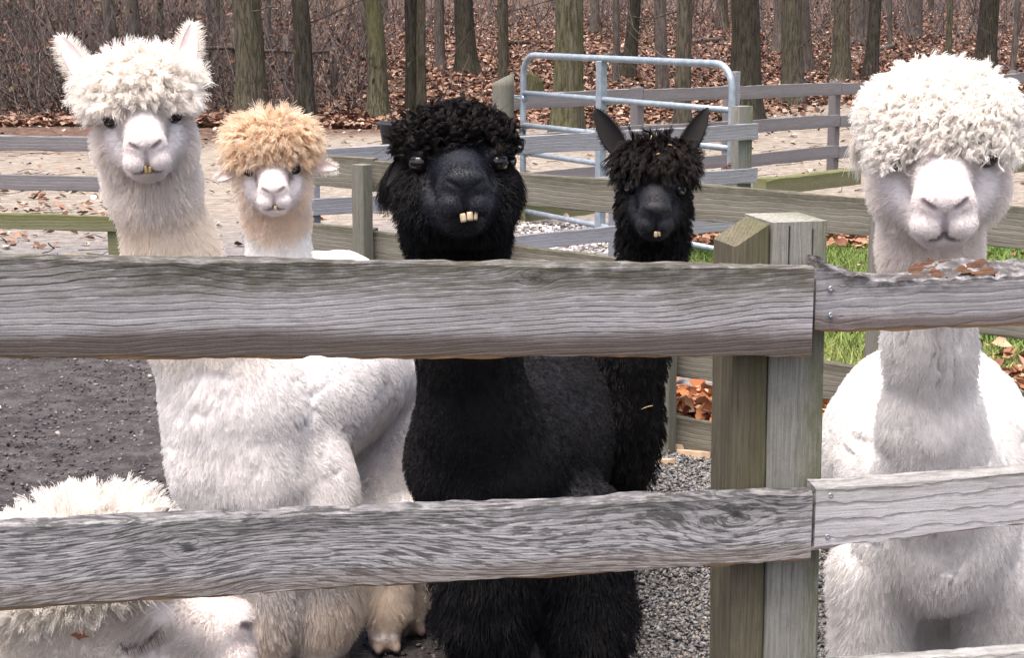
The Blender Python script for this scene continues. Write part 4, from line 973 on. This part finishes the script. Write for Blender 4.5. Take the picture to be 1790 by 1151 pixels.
    def wbody(c, nn):
        q, top, face, inh = regions(c); return vis(c, nn)*(1-face)*(1-.5*top)*clear(c)*sstep(.0, .05, c[:, 2])*(1+2.0*inh)
    p, nn = sample(fu['n'], wbody); q, top, face, inh = regions(p); n = len(p)
    L = np.full(n, fu['len'])*rs.uniform(.65, 1.15, n)
    L = L*(1+S.get('legshag', .3)*sstep(.55, .30, p[:, 2])); L = L*sstep(.02, .14, p[:, 2])
    L = L*(1-inh*(1-fu.get('cheek', .7)))*(.35+.65*sstep(.6, .0, face))
    L = L*(1-creases(p)*(1-inh)); nz0, nz1 = S.get('neckz', (.75, 1.0)); L = L*(1+S.get('neckshag', 0)*sstep(nz0, nz1, p[:, 2]))
    grav = np.array([0, 0, -1.0]); comb_ = grav-nn*(nn@grav)[:, None]
    cheekdir = -Fv*.5+grav*.5
    cm = comb_*(1-inh[:, None])+cheekdir[None]*inh[:, None]
    d0 = nrm(nn*fu.get('out', .8)+cm*fu.get('comb', .6)+.25*np.stack([vnoise(p, 18, 31), vnoise(p, 18, 32), vnoise(p, 18, 33)], -1)+rs.normal(0, .12, (n, 3)))
    S_ = 5; tS = np.linspace(0, 1, S_)
    pts = p[:, None]+d0[:, None]*(L[:, None]*tS)[..., None]+grav*(L[:, None]*tS**2*fu.get('sag', .35))[..., None]
    wvx = nrm(np.cross(d0, rs.normal(0, 1, (n, 3)))); ph = vnoise(p, 40, 7)*6
    pts = pts+wvx[:, None]*(fu.get('wave', .002)*np.sin(tS[None]*fu.get('wf', 7)+ph[:, None])*tS[None])[..., None]
    def clump(p, pts, M_, amt):
        kd = kdtree.KDTree(M_); ci = rs.choice(len(p), M_, replace=False)
        for k, i in enumerate(ci): kd.insert(p[i], k)
        kd.balance(); near_ = np.array([kd.find(x)[1] for x in p]); cp = pts[ci[near_]]
        off = np.linalg.norm(p-p[ci[near_]], axis=1); a = amt*sstep(.05, .015, off)
        return pts+(cp-pts)*(a[:, None]*np.linspace(0, 1, pts.shape[1])[None]**.8)[..., None]
    pts = clump(p, pts, max(50, int(n/fu.get('per', 18))), fu.get('clump', .65))
    rr_ = fu.get('rad', .0007)
    HP, HR, HC = [pts], [np.tile(rr_*(1-.6*tS), (n, 1))], [pig(p)*rs.uniform(.88, 1.08, (n, 1))]
    hair_obj('fleece', HP, HR, HC, M['fleece_black' if dark else 'fleece_white'], root, loc)
    # face: short velvet hair
    def wface(c, nn):
        q, top, face, inh = regions(c); return vis(c, nn)*face*clear(c)
    n = S.get('nface', 15000); p, nn = sample(n, wface); q = hc(p)
    d0 = nrm(nn*.55-Fv*.75*sstep(.19, .12, q[:, 2])[:, None]+grav*.25+rs.normal(0, .15, (n, 3))); L = (.0035+.010*sstep(.15, .05, q[:, 2])+.012*sstep(.0, .04, q[:, 1])*sstep(.13, .08, q[:, 2]))*rs.uniform(.6, 1.3, n)*s
    tS = np.linspace(0, 1, 3); pts = p[:, None]+d0[:, None]*(L[:, None]*tS)[..., None]
    hair_obj('face_hair', [pts], [np.tile(.00045*(1-.6*tS), (n, 1))], [pig(p)*rs.uniform(.92, 1.06, (n, 1))], M['fleece_black' if dark else 'fleece_white'], root, loc)
    # topknot: locks
    def wtop(c, nn):
        q, top, face, inh = regions(c); return top*(.3+.7*vis(c, nn))
    nl, per = tk['n'], tk.get('per', 26)
    p, nn = sample(nl, wtop); q = hc(p)
    S_ = 11; tS = np.linspace(0, 1, S_); L = tk['len']*rs.uniform(.6, 1.2, nl)*s
    radial = nrm(p-hp(*tk.get('whorl', (0, .10, -.02)))); fwd = Fv*tk.get('fwd', .3)
    d0 = nrm(nn*tk.get('out', .6)+radial*.5+fwd*sstep(-.05, .05, q[:, 2])[:, None]+rs.normal(0, tk.get('mess', .25), (nl, 3)))
    gv = tk.get('grav', .7); pth = np.zeros((nl, S_, 3)); pth[:, 0] = p; d = d0.copy()
    for i in range(1, S_):
        d = nrm(d+grav*gv*.22); nx_ = pth[:, i-1]+d*(L/(S_-1))[:, None]
        # keep locks outside the skull
        qq = (nx_-hp(*tk['c']))@AX.T/s; kk = np.sqrt(((qq/np.array(tk['r']))**2).sum(1)); ins = kk < 1.03
        if ins.any():
            qn = qq[ins]/kk[ins][:, None]*1.03; nx_[ins] = hp(*tk['c'])+(qn*s)@AX
        pth[:, i] = nx_
    tg = nrm(np.gradient(pth, axis=1)); s1 = nrm(np.cross(tg, rs.normal(0, 1, (nl, 1, 3)))); s2 = np.cross(tg, s1)
    ph = rs.uniform(0, 6.28, (nl, 1)); turns = tk.get('turns', 2.5)*rs.uniform(.7, 1.3, (nl, 1)); am = tk.get('curl', .006)*rs.uniform(.6, 1.4, (nl, 1))*s
    a_ = ph+turns*6.28*tS[None]; env = am*np.minimum(1, tS*3)[None]
    gpth = pth+s1*(env*np.cos(a_))[..., None]+s2*(env*np.sin(a_))[..., None]
    rad0 = tk.get('lock', .008)*s
    oa = rs.uniform(0, 6.28, (nl, per)); orad = np.sqrt(rs.random((nl, per)))*rad0
    prof = (1-tk.get('taper', .75)*tS**1.1)
    pts = gpth[:, None]+(s1[:, None]*(np.cos(oa)*orad)[..., None, None]+s2[:, None]*(np.sin(oa)*orad)[..., None, None])*prof[None, None, :, None]
    fr_ = rs.normal(0, tk.get('frizz', .0012), (nl, per, 1, 3))*(tS**1.5)[None, None, :, None]*3; pts = pts+fr_
    keep = 1-.35*rs.random((nl, per)); pts = pts[:, :, :1]+(pts-pts[:, :, :1])*1.0
    pts = pts.reshape(nl*per, S_, 3)
    tone = np.repeat(rs.uniform(.8, 1.08, nl), per)[:, None]*rs.uniform(.9, 1.08, (nl*per, 1)); cc = np.tile(np.array(S['tkc']), (nl*per, 1))*tone
    if 'tkc2' in S:
        mixk = np.repeat(sstep(.2, .9, rs.random(nl)), per)[:, None]; cc = cc*(1-mixk)+np.array(S['tkc2'])[None]*tone*mixk
    blocks = [pts]; rads = [np.tile(tk.get('rad', .0007)*(1-.55*tS), (nl*per, 1))]; cols_ = [cc]
    # flyaway hairs
    nfw = tk.get('fly', 900); p, nn = sample(nfw, wtop); rd = nrm(p-hp(*tk.get('whorl', (0, .10, -.02)))); d0 = nrm(nn+rd*.4+rs.normal(0, .35, (nfw, 3))); L = tk.get('flylen', .05)*rs.uniform(.4, 1.2, nfw)*s
    t6 = np.linspace(0, 1, 6); f6 = p[:, None]+d0[:, None]*(L[:, None]*t6)[..., None]+grav*(L[:, None]*t6**2*.25)[..., None]+rs.normal(0, .0015, (nfw, 6, 3))*t6[None, :, None]
    blocks.append(f6); rads.append(np.tile(.0005*(1-.6*t6), (nfw, 1))); cols_.append(np.tile(np.array(S['tkc'])*1.05, (nfw, 1)))
    hair_obj('topknot', blocks, rads, cols_, M['fleece_black' if dark else 'fleece_white'], root, loc)
    # teeth
    for (r_, u_, f_, w_, h_, tilt) in S.get('teeth', []):
        rg = []
        for t in np.linspace(0, 1, 5):
            k = 1-.14*(2*t-1)**4; rg.append([(w_*k*x, h_*(t-.5), .006*y*k) for x, y in ((-.5, -.4), (-.42, .5), (0, .75), (.42, .5), (.5, -.4), (0, -.6))])
        Vt, Ft = loft(rg); Vt = np.array(Vt); c_, s__ = math.cos(tilt), math.sin(tilt); Vt[:, 0], Vt[:, 1] = Vt[:, 0]*c_-Vt[:, 1]*s__, Vt[:, 0]*s__+Vt[:, 1]*c_
        link('tooth', mesh('tooth', (Vt*s)@AX+hp(r_, u_, f_)-loc, Ft), M[S.get('toothmat', 'tooth')], root)
    # eyelashes
    lp, lr, lc = [], [], []
    for sg in (-1, 1):
        nlh = (S.get('lashn', 26) if not lidded else 40); t = rs.random(nlh); ec = hp(sg*.0715*fw, .010, .061); t5 = np.linspace(0, 1, 4)
        if lidded:
            ep = np.array(slits[0 if sg < 0 else 1]); u5 = np.linspace(0, 1, len(ep)); qq = np.stack([np.interp(t, u5, ep[:, k]) for k in range(3)], -1)
            p0 = H+s*(qq@AX)+Rv*sg*.004*s; dirv = nrm(Rv*sg*.7-Uv*.6+Fv*.25+rs.normal(0, .12, (nlh, 3))); L = .012*s*rs.uniform(.6, 1.2, nlh)
        else:
            az = R(10)+t*R(85); el = R(30)*np.ones(nlh)
            dirv = (np.cos(el)[:, None]*(sg*np.sin(az)[:, None]*Rv+np.cos(az)[:, None]*Fv)+np.sin(el)[:, None]*Uv); p0 = ec+dirv*.0222*s; L = .016*s*rs.uniform(.6, 1.2, nlh)
        lp.append(p0[:, None]+dirv[:, None]*(L[:, None]*t5)[..., None]*.8+grav*(L[:, None]*t5**.8*.4)[..., None])
        lr.append(np.tile(.0005*(1-.5*t5), (nlh, 1))); lc.append(np.tile(np.array(S['lash']), (nlh, 1)))
    if S.get('lashn', 26): hair_obj('eyelashes', lp, lr, lc, M['fleece_black' if dark else 'fleece_white'], root, loc)
    return dict(root=root, hp=hp, loc=loc, V=V, N=N, AX=AX, H=H, s=s)

W_, CR = (.80, .775, .75), (.78, .70, .60)
def leg(x, y, xt, yt, zt, rt=.085, rm=.06, rf=.04, zm=.42, fx=0, fy=0):
    return [((xt, yt, zt), rt), ((x, y, zm), rm), ((x+fx*.3, y+fy*.3, .12), rf), ((x+fx, y+fy, .035), rf*.95)]
WH = dict(nose=(.26, .20, .21), lip=(.16, .12, .14), rim=(.22, .17, .165), lash=(.75, .72, .68), earc=(.86, .82, .76), noseamt=.95, eyerim=.6)
BL = dict(nose=(.006, .006, .007), lip=(.006, .006, .007), rim=(.012, .009, .008), lash=(.012, .012, .014), earc=(.014, .012, .012), dark=True)
def Pt(px, py, Y): return tuple(P(px, py, Y))
def foot(px, py, Y, z=.03): p = P(px, py, Y); return (p[0], p[1], z)
# ---- tall white alpaca, upright ears
H = P(250, 207, 3.98)
alpaca('alpaca', 'tall white alpaca with upright pink ears and small yellow teeth, at the left', dict(WH, seed=1, H=H, s=1.0, yaw=0, pitch=-4, roll=4,
    neck=[(tuple(H+np.array([.0, .045, -.06])), .088), (Pt(268, 330, 4.05), .086), (Pt(298, 430, 4.08), .091), (Pt(345, 560, 4.12), .120), (Pt(400, 690, 4.16), .165)],
    torso=[(Pt(425, 730, 4.20), .185), (Pt(500, 700, 4.45), .21), (Pt(565, 650, 4.70), .21), (Pt(625, 640, 4.92), .185)], lumps=[(Pt(400, 800, 4.16), .155), (Pt(445, 830, 4.16), .15), (Pt(520, 830, 4.25), .14)],
    legs=[[(Pt(430, 890, 4.16), .135), (Pt(450, 1050, 4.16), .088), (Pt(452, 1180, 4.16), .065), (foot(452, 1290, 4.14, .20), .045), (foot(452, 1290, 4.12), .042)],
          [(Pt(535, 890, 4.22), .125), (Pt(555, 1050, 4.24), .088), (Pt(560, 1160, 4.24), .065), (foot(560, 1270, 4.22, .20), .045), (foot(560, 1270, 4.20), .042)],
          [(Pt(640, 780, 4.90), .13), (Pt(655, 930, 4.62), .085), (foot(672, 1040, 4.42, .28), .055), (foot(672, 1075, 4.37, .11), .042), (foot(672, 1075, 4.34), .042)],
          [(Pt(690, 780, 4.95), .12), (Pt(712, 930, 4.72), .085), (foot(716, 1040, 4.55, .28), .055), (foot(716, 1085, 4.50, .11), .042), (foot(716, 1085, 4.47), .042)]],
    tk=dict(c=(0, .070, -.01), r=(.108, .046, .086), n=1150, per=16, len=.060, curl=.0042, turns=1.4, taper=.85, lock=.0040, out=.55, grav=.32, mess=.33, fly=2200, flylen=.045, fwd=.45, frizz=.0016, whorl=(0, .06, -.03)),
    hairline=.044, body=(.80, .78, .775), neckc=(.88, .81, .72), cheek=(.90, .85, .805), tkc=(.93, .89, .845), face=(.79, .75, .74),
    fur=dict(n=110000, len=.0115, comb=.5, out=.75, clump=.3, per=8, cheek=1.3, rad=.0006), crease=[(.42, .86, 7.0, 36.0, .55, False, 1.0)], crdepth=.0045, coarse=.0095, neckshag=.9, legshag=2.2, dirt=(.02, .42, (.72, .63, .54)),
    ears=[((-.112, .082, -.03), (-.166, .198, -.04), .027, (.3, -.1, 1)), ((.105, .085, -.03), (.136, .208, -.04), .027, (-.2, -.1, 1))], earfuzz=700, earlen=.022,
    teeth=[(-.0045, -.090, .183, .008, .018, .1), (.0045, -.091, .183, .0075, .015, -.1)], toothmat='tooth_yellow', mouth=.005))
# ---- small cream alpaca with tan topknot
H = P(476, 297, 5.4)
alpaca('alpaca', 'cream alpaca with a shaggy tan topknot and ears held out sideways', dict(WH, seed=2, H=H, s=1.0, yaw=0, pitch=-3, roll=2,
    neck=[(tuple(H+np.array([.0, .045, -.06])), .085), (Pt(484, 400, 5.48), .085), (Pt(490, 460, 5.5), .09), (Pt(492, 520, 5.52), .12)],
    torso=[(Pt(500, 575, 5.55), .16), (Pt(552, 545, 5.8), .185), (Pt(592, 528, 6.1), .18)],
    legs=[[(Pt(485, 640, 5.5), .10), (foot(482, 700, 5.5, .45), .07), (foot(482, 800, 5.5, .12), .040), (foot(482, 800, 5.48), .042)], [(Pt(535, 640, 5.55), .10), (foot(540, 700, 5.55, .45), .07), (foot(540, 800, 5.55, .12), .040), (foot(540, 800, 5.53), .042)],
          [(Pt(545, 620, 6.1), .11), (foot(548, 700, 6.15, .45), .065), (foot(548, 800, 6.2, .12), .040), (foot(548, 800, 6.17), .042)], [(Pt(590, 620, 6.1), .11), (foot(596, 700, 6.15, .45), .065), (foot(596, 800, 6.2, .12), .040), (foot(596, 800, 6.17), .042)]],
    tk=dict(c=(0, .085, -.01), r=(.112, .060, .092), n=1200, per=12, len=.064, curl=.0035, turns=1.2, taper=.85, lock=.0045, out=.5, grav=.36, mess=.35, fly=1600, flylen=.05, fwd=.5, frizz=.002, rad=.0008, whorl=(0, .06, -.03)),
    hairline=.040, body=(.93, .91, .88), neckc=(.86, .74, .61), cheek=(.90, .80, .70), tkc=(.72, .55, .39), tkc2=(.91, .79, .65), face=(.74, .69, .675), neckz=(.95, 1.06), neckshag=.8,
    patch=[(0, -.07, .18, .05, (.44, .40, .42)), (.06, -.005, .085, .03, (.25, .21, .23)), (-.05, -.01, .09, .02, (.42, .36, .37))],
    fur=dict(n=42000, len=.014, comb=.5, out=.8, clump=.35, per=9, cheek=1.3), nface=6000,
    ears=[((-.105, .005, -.03), (-.175, -.030, -.01), .022, (.0, .35, 1)), ((.11, .010, -.03), (.205, -.010, -.01), .024, (.0, .35, 1))], earfuzz=500, earlen=.016, earbend=-.01,
    teeth=[(.003, -.091, .182, .009, .013, 0)], noseamt=.95, fine=.0045))
# ---- big black alpaca in front
H = P(797, 298, 3.64)
alpaca('alpaca', 'big black curly alpaca with protruding front teeth and drooping ears, in the middle', dict(BL, seed=3, H=H, s=1.12, yaw=5, pitch=9, roll=0, facew=1.05, facein=.022, cheekin=.6,
    neck=[(tuple(H+np.array([.0, .05, -.06])), .094), (Pt(798, 400, 3.72), .092), (Pt(800, 470, 3.77), .092), (Pt(815, 600, 3.85), .105), (Pt(830, 720, 3.92), .135)],
    torso=[(Pt(850, 800, 4.02), .195), (Pt(895, 770, 4.25), .240), (Pt(908, 735, 4.6), .24), (Pt(920, 720, 4.85), .21)],
    legs=[[(Pt(845, 920, 4.0), .13), (Pt(852, 1080, 4.0), .105), (foot(855, 1200, 4.0, .2), .07), (foot(855, 1250, 3.98), .05)], [(Pt(1000, 920, 4.06), .13), (Pt(1030, 1080, 4.06), .105), (foot(1035, 1200, 4.06, .2), .07), (foot(1035, 1250, 4.04), .05)],
          [(Pt(860, 900, 4.85), .14), (foot(872, 1000, 4.95, .4), .08), (foot(875, 1000, 4.95, .1), .05), (foot(875, 1000, 4.92), .045)], [(Pt(960, 900, 4.85), .14), (foot(985, 1000, 4.95, .4), .08), (foot(990, 1000, 4.95, .1), .05), (foot(990, 1000, 4.92), .045)]],
    tk=dict(c=(0, .062, -.012), r=(.096, .042, .092), n=700, per=16, len=.036, curl=.0075, turns=1.8, lock=.0048, taper=.35, out=.6, grav=.6, mess=.6, fly=260, flylen=.06, fwd=.25, frizz=.0006, whorl=(0, .05, -.03)),
    hairline=.044, body=(.0062, .006, .0075), neckc=(.004, .0037, .0045), cheek=(.005, .0046, .0054), tkc=(.005, .0042, .0050), tkc2=(.013, .009, .0085), face=(.012, .0135, .019),  # face colour lifted towards blue to paint in its sheen
    fur=dict(n=80000, len=.011, comb=.6, out=.6, clump=.3, per=8, cheek=2.6, wave=.004), legshag=2.5, nface=9000,
    ears=[((-.098, .030, -.045), (-.132, -.030, -.03), .012, (-.2, .2, 1)), ((.098, .020, -.045), (.118, -.035, -.03), .012, (.2, .2, 1))], earfuzz=2600, earcover=.5, earlen=.038, earhang=True, eardroop=.4,
    mouth=.0045, gape=(.008, -.0985, .038, .0130), teeth=[(-.0045, -.0965, .180, .0120, .016, .16), (.0078, -.0940, .181, .0122, .016, .02), (.0182, -.0935, .179, .0080, .015, -.08)]))
# ---- small black alpaca with tall ears
H = P(1144, 330, 4.82)
D = alpaca('alpaca', 'smaller black alpaca with tall upright ears and straw in its ropey fringe', dict(BL, seed=4, H=H, s=1.0, yaw=2, pitch=-3, roll=-2, facew=.95, facein=.02, cheekin=.5,
    neck=[(tuple(H+np.array([.0, .045, -.06])), .085), (Pt(1142, 430, 4.9), .082), (Pt(1130, 500, 4.95), .085), (Pt(1098, 620, 5.0), .105), (Pt(1075, 710, 5.04), .14)],
    torso=[(Pt(1060, 745, 5.1), .165), (Pt(1010, 690, 5.4), .19), (Pt(968, 590, 5.8), .19)],
    legs=[[(Pt(1090, 800, 5.05), .095), (foot(1098, 900, 5.05, .42), .07), (foot(1098, 900, 5.05, .12), .040), (foot(1098, 900, 5.03), .042)], [(Pt(1030, 800, 5.1), .095), (foot(1020, 900, 5.1, .42), .07), (foot(1020, 900, 5.1, .12), .040), (foot(1020, 900, 5.08), .042)],
          [(Pt(945, 700, 5.8), .11), (foot(940, 800, 5.85, .42), .065), (foot(940, 900, 5.9, .12), .040), (foot(940, 900, 5.87), .042)], [(Pt(1000, 700, 5.8), .11), (foot(1005, 800, 5.85, .42), .065), (foot(1005, 900, 5.9, .12), .040), (foot(1005, 900, 5.87), .042)]],
    tk=dict(c=(0, .072, -.008), r=(.096, .052, .090), n=460, per=16, len=.056, curl=.0035, turns=.9, lock=.0052, taper=.6, out=.45, grav=.66, mess=.3, fly=400, flylen=.05, fwd=.5, frizz=.0012, whorl=(0, .06, -.03)),
    hairline=.046, body=(.0045, .004, .0045), neckc=(.006, .0048, .0048), cheek=(.006, .005, .005), tkc=(.006, .0048, .005), tkc2=(.015, .0095, .0085), face=(.013, .014, .018),  # bluish highlight painted into the face colour here too
    fur=dict(n=36000, len=.020, comb=.6, out=.7, clump=.6, per=12, cheek=1.3, wave=.003), nface=5000,
    ears=[((-.095, .085, -.03), (-.178, .215, -.045), .036, (.2, -.05, 1)), ((.078, .085, -.03), (.140, .228, -.045), .034, (-.45, -.05, .9))], earfuzz=300, earlen=.010,
    teeth=[(.003, -.097, .180, .011, .015, 0), (.0125, -.096, .178, .008, .013, 0)], mouth=.004, fine=.0045))
# ---- large white curly alpaca at the right
H = P(1640, 270, 3.50)
alpaca('alpaca', 'large white alpaca with a thick curly topknot over its eyes, at the right', dict(WH, seed=5, H=H, s=1.22, yaw=4, pitch=-9, roll=2.5, facew=1.05,
    neck=[(tuple(H+np.array([.0, .06, -.07])), .098), (Pt(1625, 440, 3.60), .088), (Pt(1624, 600, 3.64), .088), (Pt(1626, 740, 3.70), .105), (Pt(1632, 830, 3.76), .15)],
    torso=[(Pt(1630, 860, 3.88), .20), (Pt(1620, 790, 4.12), .245), (Pt(1622, 765, 4.5), .25), (Pt(1635, 775, 4.8), .21)], lumps=[(Pt(1635, 930, 3.84), .17), (Pt(1638, 1000, 4.1), .16), (Pt(1640, 1080, 4.3), .15)],
    legs=[[(Pt(1530, 1000, 3.88), .105), (Pt(1520, 1140, 3.88), .075), (foot(1516, 1300, 3.86, .16), .05), (foot(1516, 1300, 3.82), .048)], [(Pt(1735, 1000, 3.88), .105), (Pt(1745, 1140, 3.88), .075), (foot(1750, 1300, 3.86, .16), .05), (foot(1750, 1300, 3.82), .048)],
          [(Pt(1590, 950, 4.7), .15), (foot(1606, 1000, 4.75, .4), .10), (foot(1608, 1000, 4.75, .1), .06), (foot(1608, 1000, 4.70), .05)], [(Pt(1690, 950, 4.7), .15), (foot(1676, 1000, 4.75, .4), .10), (foot(1674, 1000, 4.75, .1), .06), (foot(1674, 1000, 4.70), .05)]],
    tk=dict(c=(0, .064, -.012), r=(.104, .056, .100), n=3600, per=8, len=.042, curl=.0045, turns=1.7, lock=.0027, taper=.5, out=.6, grav=.55, mess=.4, fly=2200, flylen=.028, fwd=.3, frizz=.0008, whorl=(0, .05, -.03)),
    hairline=.026, body=(.73, .715, .705), neckc=(.87, .80, .73), cheek=(.89, .84, .80), tkc=(.92, .89, .85), face=(.80, .76, .75), lashn=0, crdepth=.013, coarse=.0085, neckz=(.95, 1.2),
    fur=dict(n=110000, len=.0115, comb=.5, out=.75, clump=.3, per=8, cheek=1.3, rad=.0006), crease=[(.35, .70, 7.0, 36.0, .75, False, 1.0), (.78, 1.3, 9.0, 50.0, 0, True, .6)], cmid=.935, vee=True, neckshag=.3, legshag=1.2,
    ears=[((-.108, .050, -.06), (-.134, -.010, -.07), .010, (-.3, .2, 1)), ((.108, .050, -.06), (.134, -.005, -.07), .010, (.3, .2, 1))], earfuzz=700, earcover=.4, earlen=.035, earhang=True, eardroop=.5))
# ---- white alpaca with lowered head at the lower left
H = P(172, 1100, 3.0)
Fa = alpaca('alpaca', 'white alpaca in profile with lowered head and closed eye behind the lower rail', dict({**WH, 'lash': (.22, .19, .19)}, seed=6, H=H, s=1.42, yaw=84, pitch=11, roll=0, facew=.92, lidded=True,
    neck=[(tuple(H+np.array([-.07, .02, -.03])), .12), (Pt(-10, 1120, 3.06), .125), (Pt(-120, 1120, 3.12), .14), (Pt(-230, 1110, 3.2), .16)],
    torso=[(Pt(-330, 1120, 3.3), .19), (Pt(-450, 1080, 3.4), .21), (Pt(-700, 1080, 3.55), .21)],
    legs=[[(Pt(-320, 1200, 3.22), .10), (foot(-320, 1250, 3.22, .35), .07), (foot(-320, 1250, 3.22, .1), .048), (foot(-320, 1250, 3.2), .045)], [(Pt(-320, 1200, 3.42), .10), (foot(-320, 1250, 3.42, .35), .07), (foot(-320, 1250, 3.42, .1), .048), (foot(-320, 1250, 3.4), .045)],
          [(Pt(-700, 1200, 3.45), .11), (foot(-720, 1250, 3.45, .35), .07), (foot(-720, 1250, 3.45, .1), .048), (foot(-720, 1250, 3.43), .045)], [(Pt(-700, 1200, 3.65), .11), (foot(-720, 1250, 3.65, .35), .07), (foot(-720, 1250, 3.65, .1), .048), (foot(-720, 1250, 3.63), .045)]],
    tk=dict(c=(0, .080, .005), r=(.092, .082, .125), n=700, per=12, len=.036, curl=.003, turns=1.0, lock=.006, out=.7, grav=.15, mess=.25, fly=1800, flylen=.045, fwd=.3, frizz=.001, whorl=(0, .0, -.02)),
    hairline=.050, body=(.86, .83, .79), neckc=(.84, .79, .71), cheek=(.84, .79, .73), tkc=(.90, .87, .83), face=(.74, .685, .65), neckz=(.4, .5),
    fur=dict(n=60000, len=.016, comb=.5, out=.7, clump=.4, per=12, cheek=.8), nface=12000,
    ears=[], eyerim=.0, noseamt=.95))
# ---- straw and a leaf caught in the coats
m, nt = newmat('dry_straw'); pbsdf(nt, (.50, .36, .20), .7); M['straw'] = m
def straw(p, d, L, lab):
    d = nrm(np.array(d, float)); pts = [(0, 0, 0), tuple(d*L*.5+np.array([0, 0, .002])), tuple(d*L)]
    V, F = tube(pts, .0011, 5); o = link('straw', mesh('straw', V, F), M['straw'], loc=tuple(p)); o['label'] = lab; o['category'] = 'straw'; o['group'] = 'straw bits on the small black alpaca'
rs = np.random.default_rng(77)
for (r_, u_, f_) in ((-.02, .135, .02), (.03, .13, .03), (.055, .12, .02), (.065, .115, .03), (-.045, .10, .07), (.01, .11, .085), (.05, .075, .10), (-.04, .085, .09), (.075, .095, .045)):
    straw(D['hp'](r_, u_, f_), rs.normal(0, 1, 3)*np.array([1, .4, .6]), rs.uniform(.012, .03), 'bit of dry straw caught in the ropey fringe of the small black alpaca')
straw(P(1121, 716, 4.86), (1, -.1, .35), .035, 'bit of dry straw on the chest of the small black alpaca')
lfV = np.array([(-.02, 0, 0), (-.008, .008, .002), (.0, .003, .003), (.008, .012, .001), (.012, .002, .002), (.022, -.004, 0), (.006, -.006, .003), (-.002, -.012, .001), (-.008, -.005, .002)])
lv = np.stack([lfV[:, 0]*1.1, -lfV[:, 2], lfV[:, 1]], -1)
def on_coat(an, px, py):
    d = ray(px, py); d = d/np.linalg.norm(d); v = an['V']-CAMP; t = v@d; off = np.linalg.norm(v-t[:, None]*d, axis=1); k = np.nonzero(off < .015)[0]
    i = k[np.argmin(t[k])]; return an['V'][i]
m, nt = newmat('dead_leaf'); pbsdf(nt, (.24, .11, .05), .8); M['dleaf'] = m
pc = on_coat(Fa, 142, 1116)+np.array([0, -.028, 0])
o = link('dead_leaf', mesh('dead_leaf', lv*.75, [tuple(range(9))], False), M['dleaf'], loc=tuple(pc)); o['label'] = 'small brown dead leaf stuck in the cheek fleece of the lowered white head'; o['category'] = 'leaf'
